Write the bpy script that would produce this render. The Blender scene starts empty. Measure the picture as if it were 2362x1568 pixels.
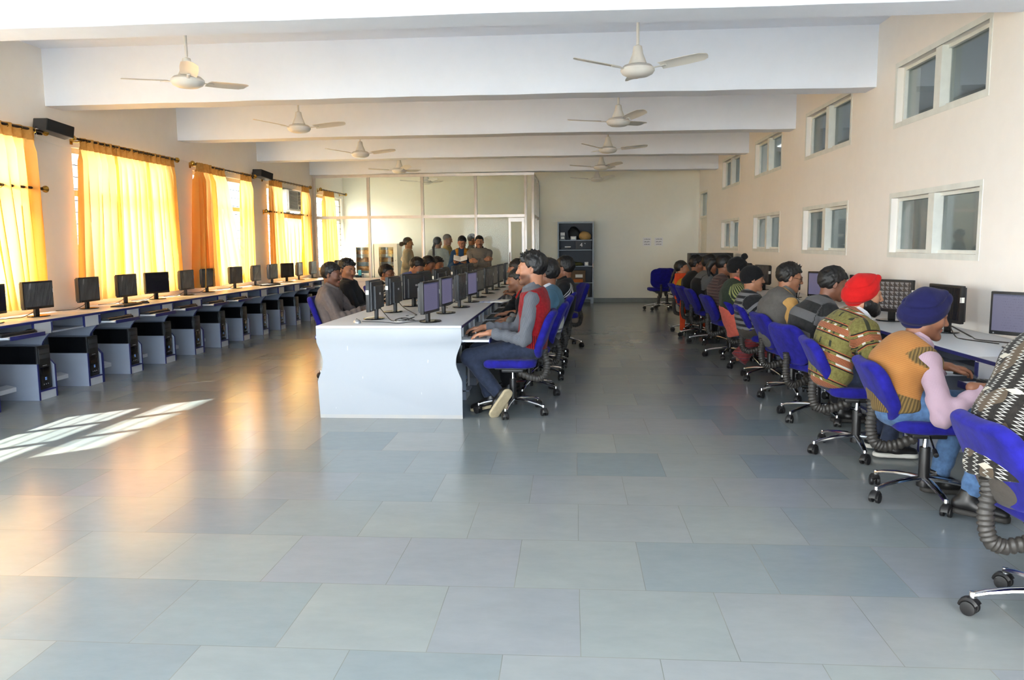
import bpy, bmesh, math, random
import numpy as np
from mathutils import Vector, Matrix, Euler
random.seed(7)
rng = np.random.default_rng(7)
C = bpy.context.scene.collection
PI = math.pi
A3 = lambda *a: np.array(a, float)

# ------------------------------------------------------------------ objects
def raw(name, data=None, parent=None, loc=(0, 0, 0), rot=(0, 0, 0), mat=None):
    o = bpy.data.objects.new(name, data)
    C.objects.link(o)
    o.location = loc
    o.rotation_euler = rot
    if mat is not None and data is not None and hasattr(data, 'materials') and len(data.materials) == 0:
        data.materials.append(mat)
    if parent is not None:
        o.parent = parent
    return o

def tag(o, label=None, cat=None, group=None, kind=None):
    if label: o['label'] = label
    if cat: o['category'] = cat
    if group: o['group'] = group
    if kind: o['kind'] = kind
    return o

def thing(name, label, cat, loc=(0, 0, 0), rotz=0.0, group=None):
    o = raw(name, None, None, loc, (0, 0, rotz))
    o.empty_display_size = .1
    return tag(o, label, cat, group)

def copy_tree(o, parent=None):
    c = o.copy()
    C.objects.link(c)
    c.parent = parent
    for ch in list(o.children):
        copy_tree(ch, c)
    return c

def place(root, loc, rotz=0.0, label=None, group=None):
    root.location = loc
    root.rotation_euler = (0, 0, rotz)
    if label: root['label'] = label
    if group: root['group'] = group
    return root

class Stamp:
    """A thing built once; the first call places it, the later ones copy it with all its parts."""
    def __init__(self, root): self.root, self.used = root, False
    def __call__(self, loc, rotz=0.0, label=None, group=None):
        r = copy_tree(self.root) if self.used else self.root
        self.used = True
        return place(r, loc, rotz, label, group)

# ------------------------------------------------------------------ mesh building
class MB:
    def __init__(self, jit=.00025): self.bm = bmesh.new(); self.nb = 0; self.jit = jit
    def _bev(self, geom_verts, bev, seg=2):
        if bev <= 0: return
        vs = set(geom_verts)
        es = [e for e in self.bm.edges if e.verts[0] in vs and e.verts[1] in vs]
        bmesh.ops.bevel(self.bm, geom=es, offset=bev, segments=seg, profile=.6, affect='EDGES')
    def box(self, x0, x1, y0, y1, z0, z1, bev=0.0, M=None, seg=2):
        x0, x1 = min(x0, x1), max(x0, x1); y0, y1 = min(y0, y1), max(y0, y1); z0, z1 = min(z0, z1), max(z0, z1)
        k = self.jit * (self.nb % 6); self.nb += 1      # no two faces of one part lie in the same plane
        x0 += k; x1 -= k; y0 += k; y1 -= k; z0 += k; z1 -= k
        r = bmesh.ops.create_cube(self.bm, size=1)
        vs = r['verts']
        for v in vs:
            v.co = Vector((x0 + (v.co.x + .5) * (x1 - x0), y0 + (v.co.y + .5) * (y1 - y0), z0 + (v.co.z + .5) * (z1 - z0)))
        if M is not None:
            for v in vs: v.co = M @ v.co
        self._bev(vs, bev, seg)
        return self
    def cyl(self, p0, p1, r0, r1=None, n=16, cap=True, bev=0.0):
        r1 = r0 if r1 is None else r1
        p0, p1 = Vector(p0), Vector(p1)
        d = p1 - p0
        M = Matrix.Translation((p0 + p1) / 2) @ d.to_track_quat('Z', 'Y').to_matrix().to_4x4()
        r = bmesh.ops.create_cone(self.bm, cap_ends=cap, segments=n, radius1=r0, radius2=r1, depth=d.length, matrix=M)
        if bev > 0:
            vs = set(r['verts'])
            es = [e for e in self.bm.edges if e.verts[0] in vs and e.verts[1] in vs and any(len(f.verts) > 4 for f in e.link_faces)]
            bmesh.ops.bevel(self.bm, geom=es, offset=bev, segments=2, profile=.6, affect='EDGES')
        return self
    def ball(self, c, r, sx=1, sy=1, sz=1, n=14):
        M = Matrix.Translation(c) @ Matrix.Diagonal((sx, sy, sz, 1))
        bmesh.ops.create_uvsphere(self.bm, u_segments=n, v_segments=max(6, n // 2 + 2), radius=r, matrix=M)
        return self
    def tube(self, pts, r, n=8, closed=False, radii=None, flat=1.0, upv=(0, 0, 1)):
        """Sweep a round (or flattened) section along a path."""
        P = [Vector(p) for p in pts]
        rings = []
        m = len(P)
        for i, p in enumerate(P):
            a = P[(i - 1) % m] if (closed or i > 0) else P[i]
            b = P[(i + 1) % m] if (closed or i < m - 1) else P[i]
            t = (b - a).normalized()
            u = Vector(upv)
            if abs(t.dot(u)) > .98: u = Vector((1, 0, 0)) if abs(t.x) < .9 else Vector((0, 1, 0))
            s = t.cross(u).normalized(); w = s.cross(t)
            rr = radii[i] if radii else r
            rings.append([self.bm.verts.new(p + s * math.cos(2 * PI * k / n) * rr + w * math.sin(2 * PI * k / n) * rr * flat) for k in range(n)])
        for i in range(m if closed else m - 1):
            A, B = rings[i], rings[(i + 1) % m]
            for k in range(n):
                self.bm.faces.new((A[k], A[(k + 1) % n], B[(k + 1) % n], B[k]))
        if not closed:
            self.bm.faces.new(rings[0][::-1]); self.bm.faces.new(rings[-1])
        return self
    def lathe(self, prof, n=20, M=None):
        """Revolve (r, z) pairs about Z."""
        rings = []
        for r, z in prof:
            if r < 1e-6:
                rings.append([self.bm.verts.new((0, 0, z))])
            else:
                rings.append([self.bm.verts.new((r * math.cos(2 * PI * k / n), r * math.sin(2 * PI * k / n), z)) for k in range(n)])
        for A, B in zip(rings, rings[1:]):
            for k in range(n):
                a, b = A[k % len(A)], A[(k + 1) % len(A)]
                c, d = B[(k + 1) % len(B)], B[k % len(B)]
                f = list(dict.fromkeys((a, b, c, d)))
                if len(f) > 2:
                    try: self.bm.faces.new(f)
                    except ValueError: pass
        if M is not None:
            for R in rings:
                for v in R: v.co = M @ v.co
        return self
    def prism(self, poly, axis, a, b, bev=0.0):
        """Extrude a 2-D outline along an axis: 'x' takes (y,z), 'y' takes (x,z), 'z' takes (x,y)."""
        def mk(p, t):
            return {'x': (t, p[0], p[1]), 'y': (p[0], t, p[1]), 'z': (p[0], p[1], t)}[axis]
        A = [self.bm.verts.new(mk(p, a)) for p in poly]
        B = [self.bm.verts.new(mk(p, b)) for p in poly]
        n = len(poly)
        f1 = self.bm.faces.new(A); f2 = self.bm.faces.new(B[::-1])
        for i in range(n):
            self.bm.faces.new((A[i], B[i], B[(i + 1) % n], A[(i + 1) % n]))
        if bev > 0:
            es = list(set(f1.edges) | set(f2.edges))
            bmesh.ops.bevel(self.bm, geom=es, offset=bev, segments=2, profile=.6, affect='EDGES')
        return self
    def quad(self, a, b, c, d):
        self.bm.faces.new([self.bm.verts.new(p) for p in (a, b, c, d)]); return self
    def mesh(self, name, smooth=True, angle=.6):
        bm = self.bm
        bmesh.ops.recalc_face_normals(bm, faces=bm.faces[:])
        for f in bm.faces: f.smooth = smooth
        if smooth:
            for e in bm.edges:
                e.smooth = len(e.link_faces) == 2 and e.calc_face_angle(0) < angle
        me = bpy.data.meshes.new(name)
        bm.to_mesh(me); bm.free()
        return me
    def build(self, name, mat, parent=None, loc=(0, 0, 0), rot=(0, 0, 0), smooth=True, angle=.6):
        return raw(name, self.mesh(name, smooth, angle), parent, loc, rot, mat)

def text_mesh(body, size, name, extrude=.0008, align='CENTER'):
    cu = bpy.data.curves.new(name, 'FONT')
    cu.body = body; cu.size = size; cu.extrude = extrude
    cu.align_x = align; cu.align_y = 'CENTER'; cu.resolution_u = 2
    o = bpy.data.objects.new(name, cu); C.objects.link(o)
    dg = bpy.context.evaluated_depsgraph_get()
    me = bpy.data.meshes.new_from_object(o.evaluated_get(dg))
    bpy.data.objects.remove(o); bpy.data.curves.remove(cu)
    me.name = name
    return me

# ------------------------------------------------------------------ materials
def lin(r, g, b):
    f = lambda c: (c / 255) / 12.92 if c / 255 <= .04045 else ((c / 255 + .055) / 1.055) ** 2.4
    return (f(r), f(g), f(b), 1.0)

class NT:
    """Small helper to wire shader nodes."""
    def __init__(self, name):
        self.m = bpy.data.materials.new(name); self.m.use_nodes = True
        self.t = self.m.node_tree; self.t.nodes.clear()
        self.out = self.t.nodes.new('ShaderNodeOutputMaterial')
    def n(self, kind, **kw):
        nd = self.t.nodes.new('ShaderNode' + kind)
        for k, v in kw.items(): setattr(nd, k, v)
        return nd
    def set(self, sock, v):
        if isinstance(v, bpy.types.NodeSocket): self.t.links.new(v, sock)
        elif v is not None: sock.default_value = v
    def math(self, op, a, b=0.0, c=None, clamp=False):
        nd = self.n('Math', operation=op, use_clamp=clamp)
        self.set(nd.inputs[0], a); self.set(nd.inputs[1], b)
        if c is not None: self.set(nd.inputs[2], c)
        return nd.outputs[0]
    def mix(self, fac, a, b):
        nd = self.n('Mix', data_type='RGBA')
        self.set(nd.inputs[0], fac); self.set(nd.inputs[6], a); self.set(nd.inputs[7], b)
        return nd.outputs[2]
    def noise(self, vec, scale, detail=3.0, rough=.55, out=0):
        nd = self.n('TexNoise')
        if vec is not None: self.set(nd.inputs['Vector'], vec)
        nd.inputs['Scale'].default_value = scale; nd.inputs['Detail'].default_value = detail
        nd.inputs['Roughness'].default_value = rough
        return nd.outputs[out]
    def ramp(self, fac, stops, interp='LINEAR'):
        nd = self.n('ValToRGB'); nd.color_ramp.interpolation = interp
        el = nd.color_ramp.elements
        while len(el) > 1: el.remove(el[-1])
        el[0].position, el[0].color = stops[0]
        for p, c in stops[1:]:
            e = el.new(p); e.color = c
        self.set(nd.inputs[0], fac)
        return nd.outputs[0]
    def obj(self): return self.n('TexCoord').outputs['Object']
    def xyz(self, v):
        nd = self.n('SeparateXYZ'); self.set(nd.inputs[0], v); return nd.outputs
    def comb(self, x, y, z):
        nd = self.n('CombineXYZ')
        for i, v in enumerate((x, y, z)): self.set(nd.inputs[i], v)
        return nd.outputs[0]
    def attr(self, name): return self.n('Attribute', attribute_name=name)
    def bump(self, h, strength=.3, dist=.01):
        nd = self.n('Bump'); nd.inputs['Strength'].default_value = strength; nd.inputs['Distance'].default_value = dist
        self.set(nd.inputs['Height'], h); return nd.outputs[0]
    def bsdf(self, color, rough=.5, metal=0.0, spec=.5, normal=None, sheen=0.0, coat=0.0, emis=None, estr=0.0, trans=0.0, ior=1.45):
        nd = self.n('BsdfPrincipled')
        self.set(nd.inputs['Base Color'], color); self.set(nd.inputs['Roughness'], rough)
        nd.inputs['Metallic'].default_value = metal; nd.inputs['Specular IOR Level'].default_value = spec
        nd.inputs['Sheen Weight'].default_value = sheen; nd.inputs['Coat Weight'].default_value = coat
        nd.inputs['Transmission Weight'].default_value = trans; nd.inputs['IOR'].default_value = ior
        if normal is not None: self.set(nd.inputs['Normal'], normal)
        if emis is not None:
            self.set(nd.inputs['Emission Color'], emis); self.set(nd.inputs['Emission Strength'], estr)
        return nd.outputs[0]
    def done(self, shader):
        self.t.links.new(shader, self.out.inputs[0]); return self.m

def plain(name, rgb, rough=.5, metal=0.0, spec=.5, var=.06, scale=8.0, bump=0.0, bscale=60.0, sheen=0.0, coat=0.0):
    """One colour, gently mottled by noise so that no surface is perfectly uniform."""
    t = NT(name)
    c = lin(*rgb)
    co = t.obj()
    nz = t.noise(co, scale)
    dark = tuple(x * (1 - var) for x in c[:3]) + (1,)
    light = tuple(min(1, x * (1 + var)) for x in c[:3]) + (1,)
    col = t.ramp(nz, [(.3, dark), (.7, light)])
    nrm = t.bump(t.noise(co, bscale, 2.0), bump, .004) if bump else None
    return t.done(t.bsdf(col, rough, metal, spec, nrm, sheen, coat))

def knit(name, colour_of, rough=.9, bump=.35, sheen=.06):
    """Cloth whose colour comes from the garment's own coordinates (u along limb or spine, v round it)."""
    t = NT(name)
    u, v, w = t.xyz(t.attr('pat').outputs['Vector'])
    col = colour_of(t, u, v, w)
    weave = t.noise(t.obj(), 140.0, 2.0)
    return t.done(t.bsdf(col, rough, 0, .25, t.bump(weave, bump, .003), sheen))

def cloth(name, rgb, var=.10, rough=.92, bump=.3, sheen=.06):
    def f(t, u, v, w):
        c = lin(*rgb)
        nz = t.noise(t.obj(), 30.0)
        return t.ramp(nz, [(.3, tuple(x * (1 - var) for x in c[:3]) + (1,)), (.7, tuple(min(1, x * (1 + var)) for x in c[:3]) + (1,))])
    return knit(name, f, rough, bump, sheen)
# ------------------------------------------------------------------ distance fields and their skin
def smin(a, b, k):
    h = np.clip(.5 + .5 * (b - a) / k, 0, 1)
    return b + (a - b) * h - k * h * (1 - h)
def smax(a, b, k): return -smin(-a, -b, k)
def d_ball(P, c, r): return np.linalg.norm(P - c, axis=1) - r
def d_ell(P, c, r):
    q = (P - c) / r
    k0 = np.linalg.norm(q, axis=1); k1 = np.linalg.norm(q / r, axis=1) + 1e-9
    return k0 * (k0 - 1) / k1
def d_cone(P, a, b, ra, rb):
    a = np.asarray(a, float); b = np.asarray(b, float)
    ba = b - a; pa = P - a
    h = np.clip(pa @ ba / max(ba @ ba, 1e-9), 0, 1)
    return np.linalg.norm(pa - h[:, None] * ba, axis=1) - (ra + (rb - ra) * h)
def d_box(P, c, half, r):
    q = np.abs(P - c) - (np.asarray(half) - r)
    return np.linalg.norm(np.maximum(q, 0), axis=1) + np.minimum(q.max(axis=1), 0) - r
def d_slab(P, half_x, half_z, half_t, corner, edge):
    """A cushion: rounded rectangle in X-Z, thickness along Y, soft edges."""
    q = np.abs(P[:, [0, 2]]) - np.array([half_x - corner, half_z - corner])
    d2 = np.linalg.norm(np.maximum(q, 0), axis=1) + np.minimum(q.max(axis=1), 0) - corner
    w = np.stack([d2 + edge, np.abs(P[:, 1]) - half_t + edge], 1)
    return np.minimum(w.max(axis=1), 0) + np.linalg.norm(np.maximum(w, 0), axis=1) - edge

def net(f, lo, hi, h):
    """Skin the zero level of f with quads (surface nets)."""
    lo = np.asarray(lo, float); hi = np.asarray(hi, float)
    n = np.ceil((hi - lo) / h).astype(int) + 2
    ax = [lo[i] + h * np.arange(n[i]) for i in range(3)]
    G = np.stack(np.meshgrid(*ax, indexing='ij'), -1).reshape(-1, 3)
    V = f(G).reshape(n)
    V[[0, -1]] = np.maximum(V[[0, -1]], 1e-3); V[:, [0, -1]] = np.maximum(V[:, [0, -1]], 1e-3); V[:, :, [0, -1]] = np.maximum(V[:, :, [0, -1]], 1e-3)
    S = V < 0
    acc = np.zeros(tuple(n - 1) + (3,)); cnt = np.zeros(tuple(n - 1))
    edges = []
    for a in range(3):
        s0 = [slice(None)] * 3; s1 = [slice(None)] * 3
        s0[a] = slice(0, -1); s1[a] = slice(1, None)
        A, B = V[tuple(s0)], V[tuple(s1)]
        X = S[tuple(s0)] != S[tuple(s1)]
        t = np.where(X, A / np.where(X, A - B, 1), 0)
        idx = np.stack(np.meshgrid(*[np.arange(k) for k in A.shape], indexing='ij'), -1).astype(float)
        idx[..., a] += t
        b, c = [k for k in range(3) if k != a]
        for db in (0, 1):
            for dc in (0, 1):
                sl = [slice(None)] * 3
                sl[b] = slice(db, n[b] - 1 + db); sl[c] = slice(dc, n[c] - 1 + dc)
                m = X[tuple(sl)]
                acc += idx[tuple(sl)] * m[..., None]; cnt += m
        edges.append((X, S[tuple(s0)]))
    ids = -np.ones(tuple(n - 1), int)
    act = cnt > 0
    ids[act] = np.arange(act.sum())
    verts = lo + h * (acc[act] / cnt[act][:, None])
    quads = []
    for a, (X, s) in enumerate(edges):
        b, c = (a + 1) % 3, (a + 2) % 3
        I = np.argwhere(X)
        ok = (I[:, b] > 0) & (I[:, c] > 0) & (I[:, b] < n[b] - 1) & (I[:, c] < n[c] - 1)
        I = I[ok]
        if not len(I): continue
        eb = np.zeros(3, int); eb[b] = 1; ec = np.zeros(3, int); ec[c] = 1
        g = lambda J: ids[J[:, 0], J[:, 1], J[:, 2]]
        Q = np.stack([g(I - eb - ec), g(I - ec), g(I), g(I - eb)], 1)
        fl = ~s[tuple(I.T)]
        Q[fl] = Q[fl][:, ::-1]
        quads.append(Q)
    Q = np.concatenate(quads) if quads else np.zeros((0, 4), int)
    return verts, Q

def relax(V, Q, it=1, lam=.5):
    """Even out the skin a little."""
    E = np.concatenate([Q[:, [0, 1]], Q[:, [1, 2]], Q[:, [2, 3]], Q[:, [3, 0]]])
    for _ in range(it):
        s = np.zeros_like(V); c = np.zeros(len(V))
        np.add.at(s, E[:, 0], V[E[:, 1]]); np.add.at(c, E[:, 0], 1)
        np.add.at(s, E[:, 1], V[E[:, 0]]); np.add.at(c, E[:, 1], 1)
        V = V + lam * (s / np.maximum(c, 1)[:, None] - V)
    return V

def skin_mesh(name, parts, attrs=None, smooth=True):
    """One mesh from a list of (verts, quads); attrs maps an attribute name to per-vertex rows."""
    V = np.concatenate([p[0] for p in parts]); off = 0; Qs = []
    for v, q in parts:
        Qs.append(q + off); off += len(v)
    Q = np.concatenate(Qs)
    me = bpy.data.meshes.new(name)
    me.vertices.add(len(V)); me.vertices.foreach_set('co', V.astype(np.float32).ravel())
    me.loops.add(Q.size); me.loops.foreach_set('vertex_index', Q.astype(np.int32).ravel())
    me.polygons.add(len(Q)); me.polygons.foreach_set('loop_start', np.arange(0, Q.size, 4, dtype=np.int32))
    me.polygons.foreach_set('use_smooth', np.full(len(Q), smooth))
    me.update(); me.validate()
    if attrs:
        for k, D in attrs.items():
            if D.shape[1] == 4:
                a = me.color_attributes.new(k, 'FLOAT_COLOR', 'POINT'); a.data.foreach_set('color', D.astype(np.float32).ravel())
            else:
                a = me.attributes.new(k, 'FLOAT_VECTOR', 'POINT'); a.data.foreach_set('vector', D.astype(np.float32).ravel())
    return me

_W = rng.normal(size=(10, 3)); _W /= np.linalg.norm(_W, axis=1)[:, None]
_PH = rng.uniform(0, 6.28, 10)
def wob(P, freq, seed=0):
    """Cheap smooth 3-D noise in about -1..1."""
    s = 0
    for i in range(5):
        w = _W[(i + seed) % 10] * freq * (1 + .37 * i)
        s = s + np.sin(P @ w + _PH[(i * 3 + seed) % 10] + 1.3 * np.sin(P @ np.roll(w, 1) * .7)) / (1 + .4 * i)
    return s / 2.6

def rot_x(a):
    c, s = math.cos(a), math.sin(a); return np.array([[1, 0, 0], [0, c, -s], [0, s, c]])
def rot_y(a):
    c, s = math.cos(a), math.sin(a); return np.array([[c, 0, s], [0, 1, 0], [-s, 0, c]])
def rot_z(a):
    c, s = math.cos(a), math.sin(a); return np.array([[c, -s, 0], [s, c, 0], [0, 0, 1]])
def unit(v): return v / (np.linalg.norm(v) + 1e-9)
# ------------------------------------------------------------------ people
def head_field(q, neck, fem=False, ears=True):
    """Distance to a head and neck; q is in the head's own frame (ears on X, face towards +Y, crown +Z)."""
    p = q.copy(); p[:, 0] = np.abs(p[:, 0])
    w = .94 if fem else 1.0
    d = d_ell(p, A3(0, -.018, .030), A3(.077, .098, .090))
    d = smin(d, d_ell(p, A3(0, .026, -.028), A3(.060 * w, .062, .076)), .04)
    d = smin(d, d_cone(p, (.047 * w, -.002, -.062), (.012, .070, -.099), .017, .015), .035)
    d = smin(d, d_ball(p, A3(0, .078, -.101), .016), .03)
    d = smin(d, d_ball(p, A3(.042, .058, -.026), .022), .03)
    d = smin(d, d_cone(p, (.010, .090, .022), (.046, .070, .022), .009, .009), .022)
    d = smax(d, -d_ell(p, A3(.032, .104, .001), A3(.021, .020, .013)), .012)
    d = smin(d, d_ell(p, A3(.031, .074, .001), A3(.0165, .0100, .0115)), .005)
    d = smin(d, d_cone(p, (0, .088, .016), (0, .110, -.026), .0075, .011), .012)
    d = smin(d, d_ell(p, A3(.011, .100, -.031), A3(.0085, .010, .007)), .008)
    d = smin(d, d_ell(p, A3(0, .088, -.056), A3(.021, .0095, .005)), .007)
    d = smin(d, d_ell(p, A3(0, .086, -.0665), A3(.018, .0095, .0062)), .007)
    d = smax(d, -d_ell(p, A3(0, .104, -.0612), A3(.026, .010, .0016)), .003)
    e = (p - A3(.082, -.012, -.006)) @ rot_z(-.45) @ rot_x(.2)
    ear = d_ell(e, A3(0, 0, 0), A3(.0095, .019, .031))
    ear = smax(ear, -d_ell(e, A3(.009, .003, .004), A3(.006, .010, .018)), .005)
    if ears: d = smin(d, ear, .008)
    n0 = A3(0, -.030, -.055)
    r0, r1 = (.046, .050) if fem else (.053, .060)
    nk = d_cone(q, n0, neck, r0, r1)
    d = smin(d, nk, .03)
    return d

def hair_cut(q, style):
    """Positive where the scalp is bare."""
    x, y, z = np.abs(q[:, 0]), q[:, 1], q[:, 2]
    front = {'short': .060, 'cap': .055, 'fem': .066}.get(style, .060)
    ys = [-.2, -.10, -.045, -.012, .004, .020, .045, .075, .2]
    zs = [-.085, -.085, -.070, -.030, -.022, .020, front - .008, front, front]
    if style == 'fem': zs = [-.07, -.07, -.05, -.02, .02, .045, front - .004, front, front]
    if style == 'long': zs = [-.115, -.115, -.1, -.04, -.03, .020, front - .008, front, front]
    if style == 'fringe': zs = [-.095, -.095, -.08, -.040, -.03, .01, .032, .036, .036]
    return (np.interp(y, ys, zs) - z) * .75

def bez(P0, P1, P2, P3, t):
    return (1 - t) ** 3 * P0 + 3 * (1 - t) ** 2 * t * P1 + 3 * (1 - t) * t * t * P2 + t ** 3 * P3

def ik(S, W, l1, l2, pole):
    d = W - S; L = np.linalg.norm(d)
    if L > (l1 + l2) * .995:
        W = S + d / L * (l1 + l2) * .995; d = W - S; L = np.linalg.norm(d)
    a = (l1 * l1 - l2 * l2 + L * L) / (2 * L)
    hh = math.sqrt(max(l1 * l1 - a * a, 0))
    u = d / L
    p = pole - (pole @ u) * u
    return S + u * a + unit(p) * hh, W

def hand_field(q, side, curl=(.45, .6), spread=1.0, scale=1.0):
    """Palm down hand in its own frame: wrist at the origin, fingers +Y, back of the hand +Z; the thumb lies at +X * side."""
    q = q / scale
    q = q * A3(side, 1, 1)
    d = d_box(q, A3(0, .046, 0), A3(.038, .046, .0135), .012)
    d = smin(d, d_cone(q, (0, -.07, 0), (0, .01, 0), .028, .024), .02)
    for k, (x, L) in enumerate(((.028, .070), (.0095, .079), (-.0095, .073), (-.028, .058))):
        a = A3(x, .087 - abs(k - 1.3) * .004, .001)
        fan = (x * 2.2) * spread
        c = 0; p = a; rr = .0098 if k < 3 else .0085
        for j, fr in enumerate((.45, .30, .25)):
            c += curl[0] if j == 0 else curl[1]
            dirv = A3(math.sin(fan) * math.cos(c), math.cos(fan) * math.cos(c), -math.sin(c))
            e = p + dirv * L * fr
            d = smin(d, d_cone(q, p, e, rr, rr * .9), .004); p = e; rr *= .9
    t0, t1, t2, t3 = A3(.026, .016, -.006), A3(.050, .044, -.014), A3(.056, .070, -.020), A3(.050, .092, -.026)
    for a, b, ra, rb in ((t0, t1, .015, .012), (t1, t2, .0115, .0105), (t2, t3, .0105, .0085)):
        d = smin(d, d_cone(q, a, b, ra, rb), .006)
    return d * scale

class Person:
    """Geometry of one person in a local frame: facing +Y, floor at z = 0."""
    def __init__(s, pos, face, head, yaw=0., pitch=0., roll=0., hip=(0, -.06, .555), seat=True, bulge=.05, scale=1.0,
                 hands=None, hcurl=((.35, .45), (.35, .45)), hdir=None, hup=None, knees=None, ankles=None, toes=None,
                 sh_w=.165, fem=False, twist=0., neck_len=.155, elbow_pole=None, fat=1.0, near=True, hscale=1.0):
        s.pos = A3(*pos, 0) if len(pos) == 2 else A3(*pos)
        s.face = face; s.near = near; s.fem = fem; s.fat = fat
        R = rot_z(-face)
        s.loc = lambda w: R @ (A3(*w) - s.pos)
        s.hc = s.loc(head)
        s.HR = rot_z(yaw) @ rot_y(roll) @ rot_x(-pitch)          # head frame -> body frame
        s.hs = hscale
        s.hip = A3(*hip)
        up = unit(s.hc - s.hip)
        nd = unit(.55 * up + .45 * (s.HR @ A3(0, -.15, 1)))
        s.nb = s.hc - nd * neck_len * hscale + A3(0, -.012, 0)
        s.tw = rot_z(twist)
        ax = s.tw @ A3(1, 0, 0)
        s.ax = ax
        d = s.nb - s.hip
        back = A3(0, -1, 0) if abs(d[1]) < .9 * abs(d[2]) + .01 else A3(0, -.7, .7)
        c1 = s.hip + d * .33 + back * bulge * .8; c2 = s.hip + d * .72 + back * bulge
        s.sp = [bez(s.hip, c1, c2, s.nb, t) for t in (0, .3, .62, .86, 1)]
        k = 1.0
        s.S = {1: s.nb + ax * sh_w * k + A3(0, -.005, -.068), -1: s.nb - ax * sh_w * k + A3(0, -.005, -.068)}
        hands = hands or ((.16, .38, .70), (-.16, .38, .70))
        hands = [A3(*h) if h is not None else None for h in hands]
        s.E, s.W, s.HD, s.HU = {}, {}, {}, {}
        s.curl = {1: hcurl[0], -1: hcurl[1]}
        for i, sd in enumerate((1, -1)):
            w = hands[i]
            pole = (elbow_pole[i] if elbow_pole is not None else None)
            pole = A3(*pole) if pole is not None else A3(sd * .55, -.55, -.75)
            e, w = ik(s.S[sd], w, .29 * scale, .255 * scale, pole)
            s.E[sd], s.W[sd] = e, w
            hd = hdir[i] if hdir and hdir[i] is not None else None
            f = unit(w - e)
            s.HD[sd] = unit(A3(*hd)) if hd is not None else unit(f * A3(.6, 1, .35) + A3(-sd * .15, .25, 0))
            s.HU[sd] = A3(*hup[i]) if hup and hup[i] is not None else A3(0, 0, 1)
        hw = .085
        s.H = {1: s.hip + ax * hw, -1: s.hip - ax * hw}
        if seat:
            kn = knees or ((.13, s.hip[1] + .42, .50), (-.13, s.hip[1] + .42, .50))
            an = ankles or ((.12, s.hip[1] + .34, .10), (-.12, s.hip[1] + .36, .10))
        else:
            kn = knees or ((.10, s.hip[1] + .02, .48), (-.10, s.hip[1] + .02, .48))
            an = ankles or ((.11, s.hip[1] - .01, .09), (-.11, s.hip[1] - .01, .09))
        s.K = {1: A3(*kn[0]), -1: A3(*kn[1])}; s.A = {1: A3(*an[0]), -1: A3(*an[1])}
        tt = toes or (None, None)
        s.T = {}
        for i, sd in enumerate((1, -1)):
            s.T[sd] = A3(*tt[i]) if tt[i] is not None else s.A[sd] + A3(sd * .02, .16, -.06)

    # --- body volumes (off = cloth thickness)
    def torso(s, P, off=0., hem=None, arm_root=True, shoulders=1.0):
        k = .66
        Q = P.copy()
        c = s.hip
        T = s.tw.T
        f = lambda v: (T @ (np.asarray(v) - c)) * A3(k, 1, 1)
        Q = ((P - c) @ s.tw) * A3(k, 1, 1)
        g = s.fat
        R = [.108 * g, .098 * g, .110, .088, .060] if not s.fem else [.108, .088, .098, .078, .052]
        R = [r + off for r in R]
        pts = [f(p) for p in s.sp]
        d = None
        for i in range(4):
            e = d_cone(Q, pts[i], pts[i + 1], R[i], R[i + 1])
            d = e if d is None else smin(d, e, .03)
        d = d / .85
        if arm_root:
            for sd in (1, -1):
                a = s.nb + A3(0, -.008, -.040)
                b = a + (s.S[sd] - a) * shoulders
                d = smin(d, d_cone(P, a, b, .047 + off, (.050 if not s.fem else .043) + off), .04)
        return d
    def arm(s, P, sd, off=0., fold=0.):
        u = d_cone(P, s.S[sd], s.E[sd], (.050 if not s.fem else .043) + off, .041 + off)
        if fold:
            ax = unit(s.W[sd] - s.E[sd]); t = (P - s.E[sd]) @ ax
            u = u + fold * np.sin(t * 95 + 2 * np.sin(P @ A3(31, 17, 23))) * np.exp(-(t / .13) ** 2)
        f = d_cone(P, s.E[sd], s.W[sd], .040 + off, .029 + off)
        if fold:
            f = f + .8 * fold * np.sin(t * 110 + 2 * np.sin(P @ A3(27, 19, 11)))
        return smin(u, f, .02)
    def leg(s, P, sd, off=0.):
        u = d_cone(P, s.H[sd], s.K[sd], .080 + off, .055 + off)
        l = d_cone(P, s.K[sd], s.A[sd], .054 + off, .040 + off)
        return smin(u, l, .03)
    def limb_coords(s, P):
        """u runs along spine or arm in metres, v across it; w says which limb."""
        best = np.full(len(P), 9.); out = np.zeros((len(P), 3))
        acc = 0
        for i in range(4):
            a, b = s.sp[i], s.sp[i + 1]; L = np.linalg.norm(b - a)
            h = np.clip((P - a) @ (b - a) / L ** 2, 0 if i else -1.5, 1 if i < 3 else 5)
            r = (P - a - h[:, None] * (b - a)); dd = np.linalg.norm(r * A3(.62, 1, 1), axis=1)
            m = dd < best
            best = np.where(m, dd, best)
            out[m] = np.stack([(P - s.hip) @ unit(s.nb - s.hip), (P - s.hip) @ s.ax, np.zeros(len(P))], 1)[m]
            acc += L
        for sd in (1, -1):
            la = 0
            for a, b in ((s.S[sd], s.E[sd]), (s.E[sd], s.W[sd])):
                L = np.linalg.norm(b - a); h = np.clip((P - a) @ (b - a) / L ** 2, 0, 1)
                r = P - a - h[:, None] * (b - a); dd = np.linalg.norm(r, axis=1)
                m = (dd < best - .012) | ((dd < best) & (h > .5))
                t = (b - a) / L; n1 = unit(np.cross(t, A3(.1, 1, .3))); n2 = np.cross(t, n1)
                ang = np.arctan2(r @ n1, r @ n2) * .05
                best = np.where(m, dd, best)
                out[m] = np.stack([la + h * L, ang, np.full(len(P), 1.)], 1)[m]
                la += L
        return out
    def bounds(s, pts, pad):
        P = np.array(pts); return P.min(0) - pad, P.max(0) + pad

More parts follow.
